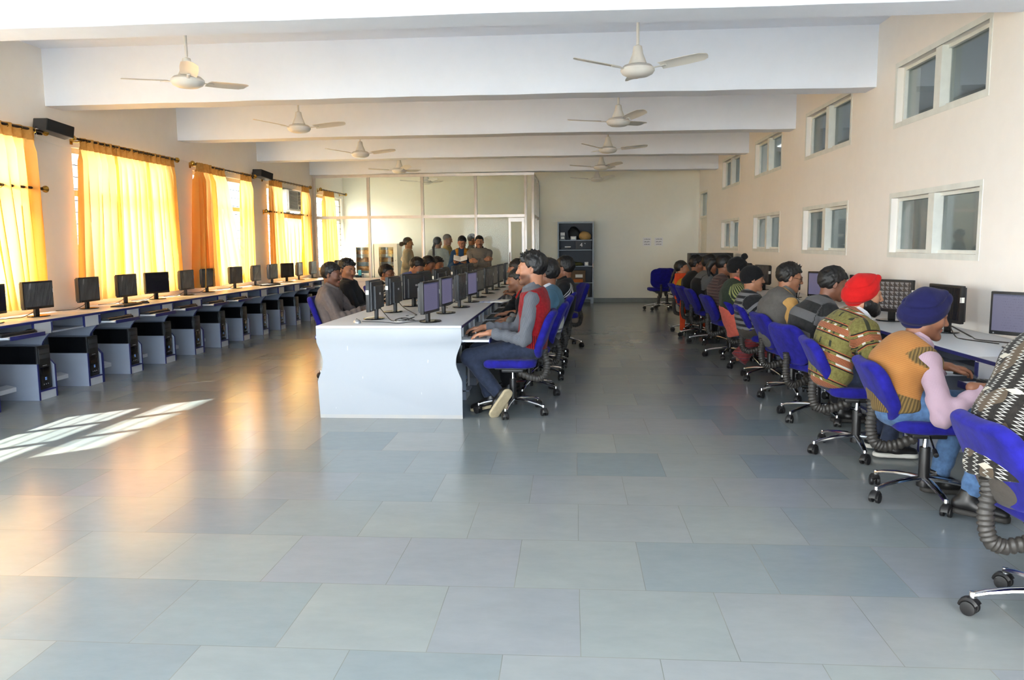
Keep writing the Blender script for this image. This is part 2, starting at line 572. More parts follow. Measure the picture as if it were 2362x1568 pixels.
    def garment(s, name, root, mat, off=.012, sleeves='long', hem=None, top=None, wr=.004, freq=17, h=None, shoulders=1.0, seed=0, holes=0., sub=None, hem_drop=.02, cuff=.02):
        """Upper garment. hem: how far below the hips it ends (along the spine); top: cut above the neck base."""
        h = h or (.010 if s.near else .015)
        up0 = unit(s.sp[1] - s.sp[0]); upn = unit(s.sp[4] - s.sp[3])
        fwd = 0
        def f(P):
            d = s.torso(P, off, shoulders=shoulders)
            if hem and hem > .10:
                lo = s.sp[0] - up0 * hem
                d = smin(d, d_cone(P * A3(.66, 1, 1), s.sp[0] * A3(.66, 1, 1), lo * A3(.66, 1, 1), .112 + off, .122 + off), .03)
            d = smax(d, -(P - (s.sp[0] - up0 * (hem or hem_drop))) @ up0, .012)
            d = smax(d, (P - (s.nb + upn * (.035 if top is None else top))) @ upn, .010)
            if sleeves != 'none':
                for sd in (1, -1):
                    a = s.arm(P, sd, off, wr * .8)
                    ax = unit(s.W[sd] - s.E[sd])
                    if sleeves == 'long':
                        a = smax(a, (P - (s.W[sd] - ax * cuff)) @ ax, .006)
                    elif sleeves == 'short':
                        ax = unit(s.E[sd] - s.S[sd]); a = smax(a, (P - (s.S[sd] + ax * .20)) @ ax, .006)
                    elif sleeves == 'elbow':
                        a = smax(a, (P - (s.E[sd] + ax * .10)) @ ax, .006)
                    d = smin(d, a, .014)
            if holes:
                for sd in (1, -1):
                    ax = unit((s.S[sd] - s.nb) * A3(1, 1, .3))
                    along = (P - s.hip) @ unit(s.nb - s.hip)
                    d = smax(d, (P - (s.nb + (s.S[sd] - s.nb) * holes)) @ ax - 1.6 * np.clip(.80 * np.linalg.norm(s.nb - s.hip) - along, 0, 1), .016)
                    a = s.S[sd] + (s.E[sd] - s.S[sd]) * .26
                    d = smax(d, -d_cone(P, a, s.E[sd], .044, .044), .012)
            d = d + wr * wob(P * A3(1, 1, .8), freq, seed) + wr * .5 * wob(P, freq * 2.4, seed + 3)
            return d
        pts = list(s.sp) + [s.S[1], s.S[-1]] + ([s.E[1], s.E[-1], s.W[1], s.W[-1]] if sleeves != 'none' else [])
        if hem: pts.append(s.sp[0] - up0 * hem)
        lo, hi = s.bounds(pts, .10 + off)
        lo[0] -= .10; hi[0] += .10
        V, Q = net(f, lo, hi, h)
        V = relax(V, Q, 1, .4)
        pat = s.limb_coords(V)
        if sleeves == 'none':            # no sleeves: trunk coordinates throughout, the third marks the armhole border
            along = (V - s.hip) @ unit(s.nb - s.hip)
            r = V - s.hip - along[:, None] * unit(s.nb - s.hip) + A3(0, .5 * s.sp[0][1] * 0 + .03, 0)
            pat = np.stack([along, np.arctan2(r @ s.ax, -r[:, 1] * 1.5) * .19, np.zeros(len(V))], 1)
            if holes:
                for sd in (1, -1):
                    ax = unit((s.S[sd] - s.nb) * A3(1, 1, .3))
                    e = (V - (s.nb + (s.S[sd] - s.nb) * holes)) @ ax - 1.6 * np.clip(.80 * np.linalg.norm(s.nb - s.hip) - along, 0, 1)
                    pat[e > -.017, 2] = 1
        return raw(name, skin_mesh(name, [(V, Q)], {'pat': pat}), root, mat=mat)

    def trousers(s, root, mat, name='trousers', off=.012, h=None, wr=.005, seed=4, flare=0.):
        h = h or (.011 if s.near else .016)
        def f(P):
            Q = P * A3(.66, 1, 1)
            d = d_cone(Q, (s.hip + A3(0, 0, .03)) * A3(.66, 1, 1), (s.hip - A3(0, 0, .02)) * A3(.66, 1, 1), .108 * s.fat + off, .108 * s.fat + off)
            for sd in (1, -1):
                l = s.leg(P, sd, off)
                if flare:
                    l = smin(l, d_cone(P, s.K[sd], s.A[sd], .05 + off, .05 + off + flare), .03)
                ax = unit(s.A[sd] - s.K[sd])
                t = (P - s.K[sd]) @ ax
                l = l + .0028 * np.sin(t * 60 + 3 * np.sin(P @ A3(19, 23, 9))) * (.3 + np.clip(t / .4, 0, 1))
                l = smax(l, (P - (s.A[sd] + ax * .0)) @ ax, .008)
                d = smin(d, l, .03)
            d = d + wr * wob(P, 15, seed)
            return d
        lo, hi = s.bounds([s.hip, s.K[1], s.K[-1], s.A[1], s.A[-1], s.H[1], s.H[-1]], .15)
        lo[0] -= .05; hi[0] += .05
        V, Q = net(f, lo, hi, h)
        V = relax(V, Q, 1, .4)
        return raw(name, skin_mesh(name, [(V, Q)], {'pat': np.stack([V[:, 2], V[:, 0], V[:, 1]], 1)}), root, mat=mat)

    def shoe(s, root, sd, upper, sole, h=None):
        h = h or (.008 if s.near else .012)
        a, t = s.A[sd], s.T[sd]
        fw = unit(t - a - 0 * a); 
        fw = unit((t - a) - 0.0)
        # foot frame: heel below ankle, toe ahead
        side = unit(np.cross(fw, A3(0, 0, 1)) if abs(fw[2]) < .95 else s.ax)
        flat = unit(t + A3(0, 0, .06) - a) if not getattr(s, 'free_foot', {}).get(sd) else unit(t - a)
        y = flat; z = unit(np.cross(side, y)); x = np.cross(y, z)
        ro = getattr(s, 'free_foot', {}).get(sd, 0)
        x, z = x * math.cos(ro) - z * math.sin(ro), z * math.cos(ro) + x * math.sin(ro)
        M = np.stack([x, y, z], 1)
        def up(P):
            q = (P - a) @ M
            d = d_cone(q * A3(.9, 1, 1), (0, -.045, -.045), (0, .05, -.045), .036, .037)
            d = smin(d, d_cone(q * A3(.85, 1, 1.15), (0, .05, -.052), (0, .15, -.066), .040, .030), .03)
            d = smin(d, d_cone(q, (0, -.012, -.01), (0, -.008, .03), .042, .040), .03)
            d = smax(d, -(q[:, 2] + .078), .004)
            return smax(d, q[:, 2] - .035, .006)
        lo, hi = s.bounds([a + M @ A3(sx * .06, yy, zz) for sx in (-1, 1) for yy in (-.1, .2) for zz in (-.1, .05)], .02)
        V, Q = net(up, lo, hi, h)
        o = raw('shoe', skin_mesh('shoe', [(V, Q)], {'pat': (V - a) @ M}), root, mat=upper)
        def so(P):
            q = (P - a) @ M
            d2 = d_cone(q * A3(.88, 1, 0), (0, -.048, 0), (0, .142, 0), .041, .044)
            return smax(d2, np.abs(q[:, 2] + .078) - .014, .005)
        V, Q = net(so, lo, hi, h)
        if sole is not None:
            raw('sole', skin_mesh('sole', [(V, Q)]), o, mat=sole)
        return o

    def body(s, name, label, mat, group=None, stub=0., hh=None, skin=(150, 104, 78), lip=(140, 82, 70), eyes=False, ears=True):
        """Head, neck, arms, hands, trunk and legs as one skin."""
        fine = s.near
        inv = s.HR.T
        nk = inv @ (s.nb + A3(0, -.005, -.05) - s.hc) / s.hs
        tohead = lambda P: ((P - s.hc) @ s.HR) / s.hs
        fh = lambda P: head_field(tohead(P), nk, s.fem, ears) * s.hs
        lo, hi = s.bounds([s.hc + A3(0, 0, .05), s.nb + A3(0, 0, -.03)], .0)
        lo -= A3(.13, .14, .05); hi += A3(.13, .14, .10)
        parts = [net(fh, lo, hi, .0045 if fine else .0075)]
        nhead = len(parts[0][0])
        for sd in (1, -1):
            y = s.HD[sd]; z = unit(s.HU[sd] - (s.HU[sd] @ y) * y); x = np.cross(y, z)
            M = np.stack([x, y, z], 1); w = s.W[sd]
            fhnd = lambda P: hand_field((P - w) @ M, -sd, s.curl[sd])
            lo, hi = s.bounds([w + y * .10, w - y * .05], .13)
            parts.append(net(fhnd, lo, hi, .0042 if fine else .0075))
        def fb(P):
            d = s.torso(P, -.014)
            for sd in (1, -1):
                d = smin(d, s.arm(P, sd, -.012), .02); d = smin(d, s.leg(P, sd, -.012), .03)
            return d
        lo, hi = s.bounds(list(s.sp) + [q[k] for q in (s.S, s.E, s.W, s.K, s.A, s.H) for k in (1, -1)], .12)
        parts.append(net(fb, lo, hi, .022))
        V = np.concatenate([p[0] for p in parts])
        q = tohead(V[:nhead])
        col = np.tile(np.array(lin(*skin)), (len(V), 1))
        L = np.array(lin(*lip)); ax_ = np.abs(q[:, 0])
        m = (np.abs(q[:, 2] + .062) < .013 - ax_ * .30) & (ax_ < .024) & (q[:, 1] > .080)
        col[:nhead][m] = L
        if stub:
            bz = np.clip((-.028 - q[:, 2]) / .02, 0, 1) * np.clip((q[:, 1] + .01) / .02, 0, 1) * np.clip((q[:, 2] + .135) / .02, 0, 1)
            must = (np.abs(q[:, 2] + .043) < .009) & (ax_ < .03) & (q[:, 1] > .07)
            k = np.clip(np.maximum(bz * (~m), must * 1.0) * stub, 0, 1)[:, None]
            col[:nhead] = col[:nhead] * (1 - k) + np.array(lin(34, 28, 26)) * k
        me = skin_mesh(name, parts, {'col': col})
        o = raw(name, me, None, tuple(s.pos), (0, 0, s.face), mat)
        tag(o, label, 'person', group)
        s.root = o
        if eyes:
            for sd in (1, -1):
                b = MB(); b.ball((0, 0, 0), .0125 * s.hs, 1.05, .92, .60, n=18)
                e = b.build('eye', EYE, o)
                e.location = s.hc + s.HR @ A3(sd * .031, .0742, .001) * s.hs
                e.rotation_euler = Matrix(s.HR.tolist()).to_euler()
        return o

    def _hp(s, pts, pad):
        return s.bounds([s.hc + s.HR @ (A3(*p) * s.hs) for p in pts], pad)
    def headpiece(s, name, f, mat, box=((-.1, -.13, -.13), (.1, .12, .17)), h=None, parent=None, seedattr=True):
        h = h or (.005 if s.near else .008)
        g = lambda P: f(((P - s.hc) @ s.HR) / s.hs) * s.hs
        a, b = box
        lo, hi = s._hp([(x, y, z) for x in (a[0], b[0]) for y in (a[1], b[1]) for z in (a[2], b[2])], .01)
        V, Q = net(g, lo, hi, h)
        q = ((V - s.hc) @ s.HR) / s.hs
        return raw(name, skin_mesh(name, [(V, Q)], {'pat': q}), parent or s.root, mat=mat)

    def hair(s, mat, style='short', thick=.012, rough=.004, freq=70, spikes=0, seed=0, brows=True, lift=0.0):
        def f(q):
            d = d_ell(q, A3(0, -.018, .030), A3(.077, .098, .090)) - thick - lift * np.clip(q[:, 2] / .1, 0, 1)
            d = d + rough * wob(q * A3(1, .6, .8), freq, seed) + rough * .6 * wob(q, freq * 2.2, seed + 2)
            hc = hair_cut(q, style) + .006 * wob(q, 95, seed + 1)
            d = d + .55 * thick * np.exp(np.clip(hc, -1, 0) / .012)
            d = smax(d, hc, .006)
            # leave the ears free
            p = q.copy(); p[:, 0] = np.abs(p[:, 0])
            d = smax(d, -d_ell(p, A3(.088, .004, -.012), A3(.022, .022, .030)), .006)
            if brows:
                d = np.minimum(d, d_cone(p, (.013, .0985, .0235), (.047, .0795, .0255), .0052, .0032))
            if spikes:
                r2 = np.random.default_rng(seed + 5)
                for _ in range(spikes):
                    u = r2.uniform(-1, 1); y = r2.uniform(-.09, .06)
                    base = A3(u * .058, y, .112 - .35 * abs(y + .015) - .03 * u * u)
                    tip = base + A3(u * .014, .008 + r2.uniform(-.010, .018), .030 + r2.uniform(0, .022))
                    d = smin(d, d_cone(q, base, tip, .010, .0015), .006)
            return d
        return s.headpiece('hair', f, mat, ((-.11, -.14, -.13), (.11, .12, .19)))

    def beard(s, mat, thick=.012, low=-.14):
        def f(q):
            p = q.copy(); p[:, 0] = np.abs(p[:, 0])
            d = d_ell(p, A3(0, .026, -.035), A3(.062, .064, .078)) - thick
            d = smin(d, d_cone(p, (.048, .0, -.06), (.0, .075, -.105), .02 + thick, .022 + thick), .03)
            d = d + .004 * wob(q, 110, 3)
            cut = np.interp(q[:, 1], [-.05, .0, .04, .07, .2], [-.01, -.012, -.032, -.046, -.046])
            d = smax(d, (q[:, 2] - cut) * .8, .006)
            d = smax(d, -(q[:, 1] + .012), .008)
            d = smax(d, -d_ell(p, A3(0, .11, -.061), A3(.021, .03, .0085)), .004)
            return d
        return s.headpiece('beard', f, mat, ((-.1, -.05, -.16), (.1, .14, .03)))

    def turban(s, mat, style='peak'):
        def f(q):
            if style == 'peak':
                d = d_ell(q @ rot_x(-.42).T, A3(0, -.016, .020), A3(.099, .122, .108))
                d = smin(d, d_cone(q, (0, -.01, .075), (.0, .066, .120), .068, .026), .05)
            else:
                d = d_ell(q @ rot_x(-.34).T, A3(0, -.012, .020), A3(.105, .129, .112))
                d = smin(d, d_cone(q, (.012, -.01, .080), (.0, .062, .112), .074, .042), .05)
            p = np.abs(q[:, 0])
            t = q[:, 2] * .80 - q[:, 1] * .52 + p * .55
            d = d + .011 * (1 - np.abs(np.sin(t * 34 + .6 * np.sin(q[:, 1] * 14)))) ** 2.5 + .0012 * np.sin(t * 170 + 2 * q[:, 1] * 20)
            cut = np.interp(q[:, 1], [-.2, -.13, -.03, .03, .09, .2], [-.112, -.108, -.085, -.040, .022, .032])
            d = d + .016 * np.exp(-np.clip(q[:, 2] - cut, 0, 1) / .022)
            return smax(d, (cut - q[:, 2]) * .8, .010)
        return s.headpiece('turban', f, mat, ((-.14, -.19, -.08), (.14, .18, .22)), h=.0055 if s.near else .008)

    def cap(s, mat, name='beanie', thick=.014, bun=None):
        def f(q):
            d = d_ell(q, A3(0, -.018, .034), A3(.079, .100, .094)) - thick
            if bun is None:
                d = d + .0016 * np.sin(np.arctan2(q[:, 0], q[:, 1] + .02) * 46)
                d = d - .004 * (np.abs(q[:, 2] - np.interp(q[:, 1], [-.12, .1], [-.03, .045])) < .014)
            else:
                d = smin(d, d_ball(q, A3(*bun), .036), .014)
                d = d + .002 * np.sin((q[:, 2] - q[:, 1] * .6) * 110)
            cut = np.interp(q[:, 1], [-.12, -.03, .03, .1], [-.055, -.038, -.004, .032])
            return smax(d, (cut - q[:, 2]) * .85, .012)
        return s.headpiece(name, f, mat, ((-.12, -.15, -.08), (.12, .13, .22)))

    def collar(s, mat, r=.068, height=.045, flare=.018, drop=.020, name='collar', open_=.5, parent=None, tilt=0.0):
        """Folded collar round the neck, open at the front."""
        ax = unit(unit(s.hc - s.nb) * .65 + unit(s.sp[4] - s.sp[3]) * .35 + A3(0, -tilt, 0))
        x = unit(s.ax - (s.ax @ ax) * ax); y = np.cross(ax, x)
        n = 26; b = MB(); rings = []
        prof = ((r + flare, -drop), (r + flare * .45, height * .35), (r + .002, height), (r - .006, height * .9), (r - .004, height * .2), (r + flare - .008, -drop - .004))
        for i in range(n + 1):
            t = PI / 2 + open_ / 2 + (2 * PI - open_) * i / n
            frontness = max(0, math.sin(t)); 
            ring = []
            for pr, pz in prof:
                zz = pz - .030 * frontness + (.012 * max(0, -math.sin(t)) if pz > 0 else 0)
                ring.append(b.bm.verts.new(Vector(s.nb + x * math.cos(t) * pr * 1.06 + y * (math.sin(t) * pr + .006) + ax * (zz + .012))))
            rings.append(ring)
        for A, B in zip(rings, rings[1:]):
            for k in range(len(prof)):
                b.bm.faces.new((A[k], A[(k + 1) % len(prof)], B[(k + 1) % len(prof)], B[k]))
        b.bm.faces.new(rings[0]); b.bm.faces.new(rings[-1][::-1])
        return b.build(name, mat, parent or s.root, angle=1.2)

    def glasses(s, mat):
        b = MB()
        T = lambda p: Vector(s.hc + s.HR @ (A3(*p) * s.hs))
        for sd in (1, -1):
            ring = [T((sd * (.033 + .023 * math.cos(a)), .101 - .010 * abs(math.cos(a) * .5 + .5) , .0 + .016 * math.sin(a))) for a in np.linspace(0, 2 * PI, 18)[:-1]]
            b.tube(ring, .0016, 6, closed=True)
            b.tube([T((sd * .056, .090, .004)), T((sd * .074, .05, .004)), T((sd * .082, -.01, .004))], .0018, 6)
        b.tube([T((.010, .104, .002)), T((0, .108, .005)), T((-.010, .104, .002))], .0016, 6)
        return b.build('spectacles', mat, s.root)

    def tail(s, pts, radii, mat, name='ponytail', braid=0.0, h=None):
        """Hair hanging behind: points in the head frame or, from the second on, relative to it."""
        P3 = [s.hc + s.HR @ (A3(*p) * s.hs) for p in pts]
        def f(P):
            d = None
            for a, b, ra, rb in zip(P3, P3[1:], radii, radii[1:]):
                e = d_cone(P, a, b, ra, rb)
                d = e if d is None else smin(d, e, .015)
            d = d + .003 * wob(P, 60, 2)
            if braid: d = d + braid * np.abs(np.sin(P[:, 2] * 75))
            return d
        lo, hi = s.bounds(P3, max(radii) + .015)
        V, Q = net(f, lo, hi, h or (.006 if s.near else .009))
        return raw(name, skin_mesh(name, [(V, Q)], {'pat': V}), s.root, mat=mat)
# ------------------------------------------------------------------ shared materials
def skin_mat(name='skin'):
    t = NT(name)
    c = t.attr('col').outputs['Color']
    nz = t.noise(t.obj(), 22.0)
    c2 = t.mix(t.math('MULTIPLY', nz, .25), c, lin(120, 66, 48))
    nd = t.n('BsdfPrincipled')
    t.set(nd.inputs['Base Color'], c2); nd.inputs['Roughness'].default_value = .48
    nd.inputs['Specular IOR Level'].default_value = .4
    t.set(nd.inputs['Normal'], t.bump(t.noise(t.obj(), 260.0), .12, .002))
    return t.done(nd.outputs[0])
def eye_mat():
    t = NT('eye'); x, y, z = t.xyz(t.obj())
    r = t.math('SQRT', t.math('ADD', t.math('MULTIPLY', x, x), t.math('MULTIPLY', z, z)))
    c = t.ramp(t.math('MULTIPLY', r, 100.0), [(0, lin(8, 6, 5)), (.28, lin(40, 24, 16)), (.60, lin(225, 218, 210))], 'CONSTANT')
    f = t.math('GREATER_THAN', y, 0.0)
    return t.done(t.bsdf(t.mix(f, lin(225, 218, 210), c), .15))
def hair_mat(name, rgb, rough=.42):
    t = NT(name); v = t.attr('pat').outputs['Vector']
    x, y, z = t.xyz(v)
    n = t.noise(t.comb(t.math('MULTIPLY', x, 3.0), t.math('MULTIPLY', y, .7), t.math('MULTIPLY', z, 1.2)), 150.0, 3)
    c = lin(*rgb)
    col = t.ramp(n, [(.3, tuple(k * .6 for k in c[:3]) + (1,)), (.75, tuple(min(1, k * 1.5) for k in c[:3]) + (1,))])
    return t.done(t.bsdf(col, rough, 0, .45, t.bump(n, .5, .004)))
SKIN = skin_mat(); EYE = eye_mat()
HAIR = hair_mat('black_hair', (21, 19, 19)); HAIR_DK = hair_mat('dark_brown_hair', (34, 25, 21)); GREYHAIR = hair_mat('grey_stubble', (112, 100, 92), .8)
# ------------------------------------------------------------------ materials of the furniture
WHITE_LAM = plain('white_laminate', (192, 196, 203), .34, var=.025, scale=3, spec=.5)
GREY_LAM = plain('grey_laminate', (150, 156, 170), .42, var=.04, scale=5)
PALE_LAM = plain('pale_laminate', (196, 199, 205), .40, var=.03, scale=5)
BLUE_EDGE = plain('blue_edging', (38, 42, 100), .40, var=.05)
BLACK_PL = plain('black_plastic', (24, 23, 24), .42, var=.10, bump=.12, bscale=500)
DARK_PL = plain('dark_grey_plastic', (52, 53, 56), .48, var=.08, bump=.15, bscale=400)
GLOSS_BK = plain('gloss_black', (14, 14, 16), .16, var=.05, coat=.4)
GREY_PL = plain('grey_plastic', (120, 122, 124), .5)
WHITE_PL = plain('white_plastic', (232, 232, 228), .4)
SILVER = plain('silver_plastic', (178, 182, 188), .28, metal=.6)
CHROME = plain('chrome', (222, 222, 224), .12, metal=1.0, var=.03)
STEEL_DK = plain('dark_metal', (48, 48, 50), .35, metal=.7)
BRASS = plain('brass', (196, 156, 74), .22, metal=1.0)
IRON = plain('dark_iron', (52, 36, 28), .4, metal=.5)
PAPER = plain('paper', (236, 236, 234), .7, var=.02)
RUBBER = plain('black_rubber', (50, 47, 44), .5, var=.12)
STICKER = plain('white_sticker', (236, 236, 230), .5)
LOGO = plain('pale_print', (205, 207, 210), .4)

def chair_blue():
    def f(t, u, v, w):
        n = t.noise(t.obj(), 18.0, 4)
        return t.ramp(n, [(.28, lin(17, 16, 98)), (.72, lin(29, 26, 134))])
    t = NT('blue_chair_fabric'); c = f(t, 0, 0, 0)
    return t.done(t.bsdf(c, .88, 0, .25, t.bump(t.noise(t.obj(), 420.0, 2), .35, .002), .05))
CHAIR_BLUE = chair_blue()

# ------------------------------------------------------------------ task chair, facing +Y, floor at z = 0
def make_chair(tl=.36, cb=(0, -.275, .665), hz=.205):
    root = thing('office_chair', 'blue chair', 'office chair')
    def seat(P):
        q = P - A3(0, .015, .428)
        q = np.stack([q[:, 0] * (1 + .10 * q[:, 1]), q[:, 2] - .020 * (1 - (q[:, 0] / .22) ** 2 * 1.2) * 0 + .10 * np.clip(q[:, 1] - .10, 0, 1) ** 1.5 - .28 * np.clip(np.abs(q[:, 0]) - .10, 0, 1) ** 2, q[:, 1]], 1)
        d = d_slab(q, .225, .215, .034, .11, .028)
        return d + .0015 * wob(P, 40, 1)
    V, Q = net(seat, (-.27, -.24, .34), (.27, .27, .52), .009)
    raw('seat', skin_mesh('seat', [(relax(V, Q, 1), Q)]), root, mat=CHAIR_BLUE)
    Rb = rot_x(tl); cb = A3(*cb)
    def back(P):
        q = (P - cb) @ Rb
        q[:, 1] -= .55 * q[:, 0] ** 2 - .10 * np.clip(np.abs(q[:, 2]) - .12, 0, 1)
        hx = 1 + .22 * np.clip(-q[:, 2], 0, 1) - .12 * np.clip(q[:, 2], 0, 1)
        q[:, 0] *= hx
        d = d_slab(q, .215, hz, .030, .12, .024)
        return d + .0012 * wob(P, 40, 2)
    V, Q = net(back, (-.27, -.52, .40), (.27, -.10, .92), .009)
    raw('backrest', skin_mesh('backrest', [(relax(V, Q, 1), Q)]), root, mat=CHAIR_BLUE)
    # plastic back shell under the cloth is not seen; the ribbed bellows covers the back bar
    ye = cb[1] + (cb[2] - .54) * math.tan(tl) - .040
    path = [(0, -.05, .335), (0, -.14, .295), (0, -.215, .282), (0, -.262, .305), (0, -.280, .36), (0, -.284, .42), (0, ye + .008, .49), (0, ye, .545)]
    P = []
    for i in range(len(path) - 1):
        for k in range(12):
            t = k / 12
            P.append(tuple(path[i][j] * (1 - t) + path[i + 1][j] * t for j in range(3)))
    rad = [.0315 if (i // 2) % 2 else .0255 for i in range(len(P))]
    MB().tube(P, .025, 12, radii=rad, flat=.75, upv=(1, 0, 0)).build('bellows', RUBBER, root, angle=.9)
    b = MB(); b.box(-.11, .11, -.12, .14, .372, .392, .008); b.box(-.06, .06, -.09, .09, .34, .376, .012); b.box(-.02, .02, -.14, .20, .366, .384, .004)
    b.build('seat_plate', BLACK_PL, root)
    b = MB(); b.cyl((0, 0, .085), (0, 0, .285), .029, .027, 20, bev=.003); b.cyl((0, 0, .07), (0, 0, .12), .036, .034, 20, bev=.003)
    col = b.build('gas_column', BLACK_PL, root)
    MB().cyl((0, 0, .28), (0, 0, .345), .0145, n=16).build('piston', CHROME, col)
    b = MB(); b.tube([(.05, .0, .358), (.14, -.02, .345), (.235, -.04, .325)], .005, 8)
    lv = b.build('lever', CHROME, root)
    MB().cyl((.228, -.039, .327), (.285, -.050, .312), .011, .013, 12, bev=.003).build('grip', BLACK_PL, lv)
    for i in range(5):
        a = 2 * PI * i / 5 + PI / 2
        c, s = math.cos(a), math.sin(a)
        pr = [(.02, .112), (.08, .112), (.16, .104), (.24, .090), (.285, .076)]
        b = MB()
        b.tube([(c * r, s * r, z) for r, z in pr], .018, 10, radii=[.021, .021, .019, .0165, .0145], flat=.72)
        b.cyl((c * .285, s * .285, .088), (c * .285, s * .285, .056), .0125, n=12, bev=.002)
        leg = b.build('leg', CHROME, root)
        a2 = a + (.5 if i % 2 else -.7)
        M = Matrix.Translation((c * .292, s * .292, .0275)) @ Matrix.Rotation(a2, 4, 'Z')
        w = MB()
        for sx in (-1, 1):
            w.cyl(M @ Vector((0, sx * .008, 0)), M @ Vector((0, sx * .026, 0)), .0272, n=20, bev=.004)
        hood = [M @ Vector((.031 * math.cos(t), 0, .031 * math.sin(t))) for t in np.linspace(.1, 2.6, 9)]
        w.tube(hood, .012, 8, flat=1.9, upv=tuple((M.to_3x3() @ Vector((0, 1, 0)))))
        w.cyl((c * .287, s * .287, .03), (c * .287, s * .287, .062), .009, n=10)
        w.build('caster', BLACK_PL, leg)
    return root

# ------------------------------------------------------------------ flat monitor, screen towards +Y, foot at z = 0
def screen_mat(name, kind):
    t = NT(name)
    x, y, z = t.xyz(t.obj())
    if kind == 'off':
        n = t.noise(t.comb(t.math('MULTIPLY', x, 9.0), 0.0, t.math('MULTIPLY', z, 2.0)), 2.2, 3)
        return t.done(t.bsdf(lin(30, 31, 34), .17, 0, .6, t.bump(n, .22, .02), coat=.3))
    if kind == 'film':       # dark panel in wrinkled protective film; its glare streaks painted as paler grey
        n = t.noise(t.comb(t.math('MULTIPLY', t.math('ADD', x, t.math('MULTIPLY', z, .35)), 9.0), 0.0, t.math('MULTIPLY', z, 2.2)), 1.3, 3)
        c = t.ramp(n, [(.35, lin(62, 64, 67)), (.66, lin(84, 87, 91)), (.74, lin(128, 133, 138))])
        return t.done(t.bsdf(c, .22, 0, .7, t.bump(n, .45, .02)))
    if kind == 'doc':        # pale document window
        row = t.math('FRACT', t.math('MULTIPLY', z, 62.0))
        ink = t.noise(t.comb(t.math('MULTIPLY', x, 190.0), 0.0, t.math('MULTIPLY', t.math('FLOOR', t.math('MULTIPLY', z, 62.0)), 7.3)), 1.0, 1)
        on = t.math('MULTIPLY', t.math('GREATER_THAN', ink, .56), t.math('LESS_THAN', t.math('ABSOLUTE', t.math('SUBTRACT', row, .5)), .14))
        on = t.math('MULTIPLY', on, t.math('LESS_THAN', t.math('ABSOLUTE', x), .125))
        bar = t.math('GREATER_THAN', z, .108)
        c = t.mix(on, lin(158, 154, 196), lin(120, 118, 160))
        c = t.mix(bar, c, lin(96, 104, 150))
        c = t.mix(t.math('LESS_THAN', x, -.14), c, lin(108, 110, 140))
        return t.done(t.bsdf(lin(20, 20, 24), .3, emis=c, estr=.105))
    if kind == 'icons':      # a grid of small thumbnails
        gx = t.math('MULTIPLY', t.math('ADD', x, .175), 23.0); gz = t.math('MULTIPLY', t.math('ADD', z, .110), 27.0)
        fx, fz = t.math('FRACT', gx), t.math('FRACT', gz)
        a = t.math('MULTIPLY', t.math('GREATER_THAN', fz, .62), t.math('MULTIPLY', t.math('GREATER_THAN', fx, .2), t.math('LESS_THAN', fx, .9)))
        b = t.math('MULTIPLY', t.math('LESS_THAN', t.math('ABSOLUTE', t.math('SUBTRACT', fx, t.math('ADD', .15, t.math('MULTIPLY', fz, .75)))), .12), t.math('GREATER_THAN', fz, .2))
        k = t.math('MAXIMUM', a, b)
        cell = t.math('MULTIPLY', t.math('GREATER_THAN', fx, .06), t.math('GREATER_THAN', fz, .08))
        c = t.mix(t.math('MULTIPLY', k, cell), t.mix(cell, lin(40, 38, 40), lin(92, 86, 84)), lin(192, 190, 190))
        c = t.mix(t.math('LESS_THAN', z, -.108), c, lin(40, 60, 130))
        return t.done(t.bsdf(lin(20, 20, 24), .3, emis=c, estr=.105))
SCR = {k: screen_mat('screen_' + k, k) for k in ('off', 'film', 'doc', 'icons')}
HCL = None
def make_monitor(kind, w=.405, h=.265, logo=False, wide=True):
    global HCL
    root = thing('computer_monitor', 'monitor', 'monitor')
    z0 = .075
    b = MB()
    b.box(-w / 2, w / 2, -.016, .016, z0, z0 + h, .006)
    case = b.build('casing', BLACK_PL, root)
    b = MB()
    b.prism([(-w / 2 + .012, z0 + .014), (w / 2 - .012, z0 + .014), (w / 2 - .012, z0 + h - .012), (-w / 2 + .012, z0 + h - .012)], 'y', -.034, -.014, .008)
    b.prism([(-w / 2 + .055, z0 + .020), (w / 2 - .055, z0 + .020), (w / 2 - .055, z0 + h - .048), (-w / 2 + .055, z0 + h - .048)], 'y', -.058, -.03, .012)
    b.build('rear_housing', DARK_PL, root)
    if logo:
        if HCL is None: HCL = text_mesh('HCL', .027, 'maker_name')
        o = raw('maker_name', HCL, case, (0, -.0585, z0 + h * .55), (PI / 2, 0, 0), LOGO)
    b = MB(); b.box(-w / 2 + .016, w / 2 - .016, -.003, .003, -h / 2 + .024, h / 2 - .016)
    b.build('screen', SCR[kind], root, (0, .0145, z0 + h / 2), smooth=False)
    MB().box(-w / 2 - .0008, -w / 2 + .007, .0158, .0172, z0 + h * .56, z0 + h * .70).build('sticker', STICKER, case, smooth=False)
    MB().box(-w / 2 - .0012, -w / 2, -.010, .012, z0 + h * .56, z0 + h * .70).build('side_label', STICKER, case, smooth=False)
    MB().cyl((w / 2 - .03, .0155, z0 + .010), (w / 2 - .03, .018, z0 + .010), .0045, n=10).build('power_button', GREY_PL, case)
    b = MB(); b.box(-.028, .028, -.035, -.008, .012, z0 + .06, .006)
    b.build('neck', BLACK_PL, root)
    M = Matrix.Diagonal((1, .78, 1, 1))
    MB().lathe([(0, 0), (.112, 0), (.116, .004), (.112, .010), (.055, .016), (0, .018)], 28, M).build('base', GLOSS_BK, root)
    return root

